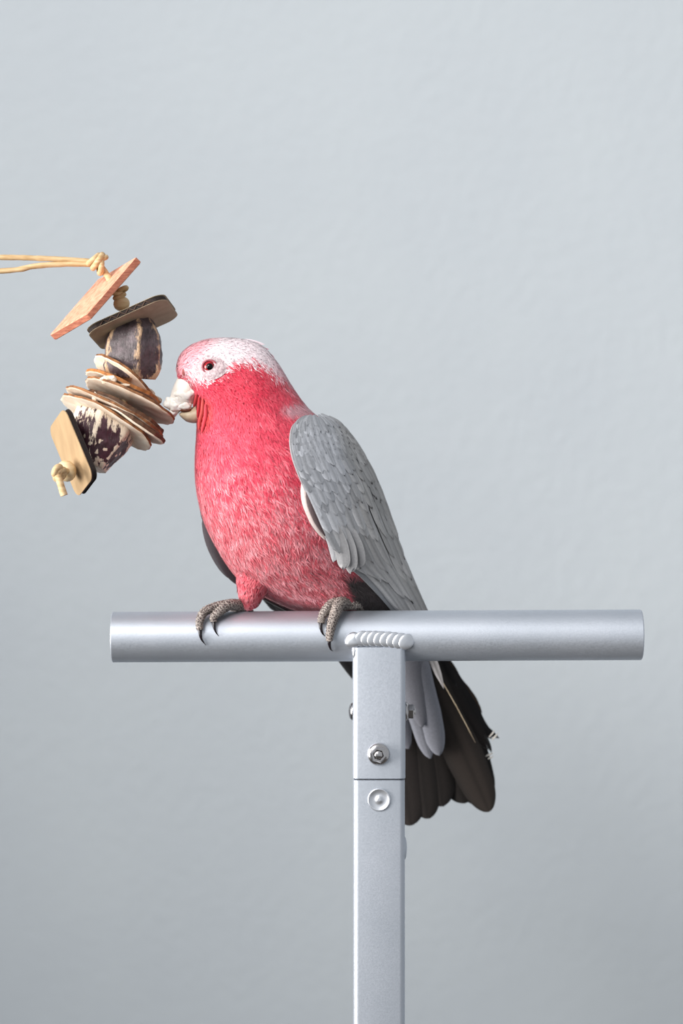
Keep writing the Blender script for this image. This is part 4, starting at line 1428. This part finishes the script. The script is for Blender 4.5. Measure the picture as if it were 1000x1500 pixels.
# stack of thin slices on the cord
def disc(l, r, hmin, thick, under, mat_face, mat_rim, seed, dy=0.0, tilt=0.0, clipf=None, ecc=0.85):
    """thin irregular slice; l,r: photo ends of its long axis; hmin: how far its face is turned to the lens (px)"""
    L_ = at(l[0], l[1], YT + dy - tilt / 2); R_ = at(r[0], r[1], YT + dy + tilt / 2)
    C = (L_ + R_) / 2
    M = (R_ - L_) / 2
    ra = M.length
    mx = M.normalized()
    up = Vector((mx.z * -1, 0, mx.x)).normalized()     # up in the picture plane
    if up.z < 0: up = -up
    rb = ra * ecc
    s = hmin * PX / rb
    dep = math.sqrt(max(0.0, 1 - s * s))
    # towards the lens edge: up if the underside shows
    m2 = (up * (s if under else -s) + Vector((0, -1, 0)) * dep).normalized()
    n = mx.cross(m2).normalized()
    if n.z < 0: n = -n
    seg = 44
    vs = []
    for z, k in ((0.5, 0.96), (0.34, 1.0), (-0.34, 1.0), (-0.5, 0.96)):
        for q in range(seg):
            a = 2 * math.pi * q / seg
            rr = 1 + 0.06 * mnoise.noise(Vector((math.cos(a) * 1.4, math.sin(a) * 1.4, seed * 2.3)))
            rr += 0.015 * math.sin(a * 17 + seed)
            p = C + mx * (ra * math.cos(a) * rr * k) + m2 * (rb * math.sin(a) * rr * k) + n * (z * thick * PX)
            p += n * 0.0012 * mnoise.noise(p * 70 + Vector((seed, 0, 0)))
            vs.append(p)
    vs.append(C + n * 0.5 * thick * PX); vs.append(C - n * 0.5 * thick * PX)
    fs = grid_faces(4, seg, True)
    for q in range(seg):
        q2 = (q + 1) % seg
        fs.append((4 * seg, q2, q)); fs.append((4 * seg + 1, 3 * seg + q, 3 * seg + q2))
    o = mk('wood_slice', vs, fs, mat_face, toy, smooth=False, fix=True)
    o.data.materials.append(mat_rim)
    o.data.materials.append(M_bark)
    for i, p in enumerate(o.data.polygons):
        d = p.normal.dot(n)
        if abs(d) < 0.75: p.material_index = 1
        elif d > 0: p.material_index = 1
    return o
discs = [
    # left, right, face px, thickness, underside?, rim
    ((140, 524), (222, 586), 15, 5, True, M_bark, 0.000),
    ((124, 545), (232, 590), 9, 6, True, M_bark3, 0.002),
    ((180, 560), (227, 580), 6, 5, True, M_cream, 0.010),
    ((190, 576), (236, 588), 5, 6, True, M_cream, 0.012),
    ((124, 557), (255, 616), 14, 5, True, M_bark, -0.002),
    ((126, 575), (240, 634), 10, 7, True, M_bark2, 0.002),
    ((97, 570), (238, 640), 12, 5, True, M_bark, -0.001),
    ((134, 586), (240, 648), 8, 8, True, M_bark2, -0.004),
    ((90, 581), (222, 652), 17, 5, True, M_bark, 0.001),
    ((146, 600), (220, 657), 16, 5, True, M_bark, -0.001),
]
for k, (l, r_, hm, th, un, rim, dy) in enumerate(discs):
    disc(l, r_, hm, th, un, M_cream, rim, k + 1, dy)
# splintered pale chips between the slices
for (px, py, r_, sc, sd) in [(158, 556, 9, (1.3, 0.5, 0.6), 3), (139, 583, 8, (0.5, 0.5, 1.1), 8), (176, 565, 8, (1.5, 0.4, 0.35), 11)]:
    vs, fs = blob(at(px, py, YT - 0.020), r_ * PX, 0.6, 2, sc, sd, 1.8)
    mk('wood_splinter', vs, fs, M_cream, toy, smooth=False)

# screw hook on the left wall that the cord is tied to
hk = empty('wall_hook', (XL, YT, hook_p.z), 'small steel screw hook in the plain wall holding the toy cord', 'hook')
vs, fs = lathe([(0.0, 0), (0.012, 0), (0.012, 0.002), (0.010, 0.003), (0, 0.003)], (XL, YT, hook_p.z), (1, 0, 0), 24)
mk('hook_plate', vs, fs, M_steel, hk, fix=True)
pts = [Vector((XL, YT, hook_p.z)), Vector((XL + 0.012, YT, hook_p.z))] + [Vector((XL + 0.024 - 0.012 * math.cos(t), YT, hook_p.z + 0.012 * math.sin(t) * -1)) for t in [0.4 + 0.35 * q for q in range(12)]]
vs, fs = tube(pts, 0.0018, 10)
mk('hook_shaft', vs, fs, M_steel, hk, fix=True)
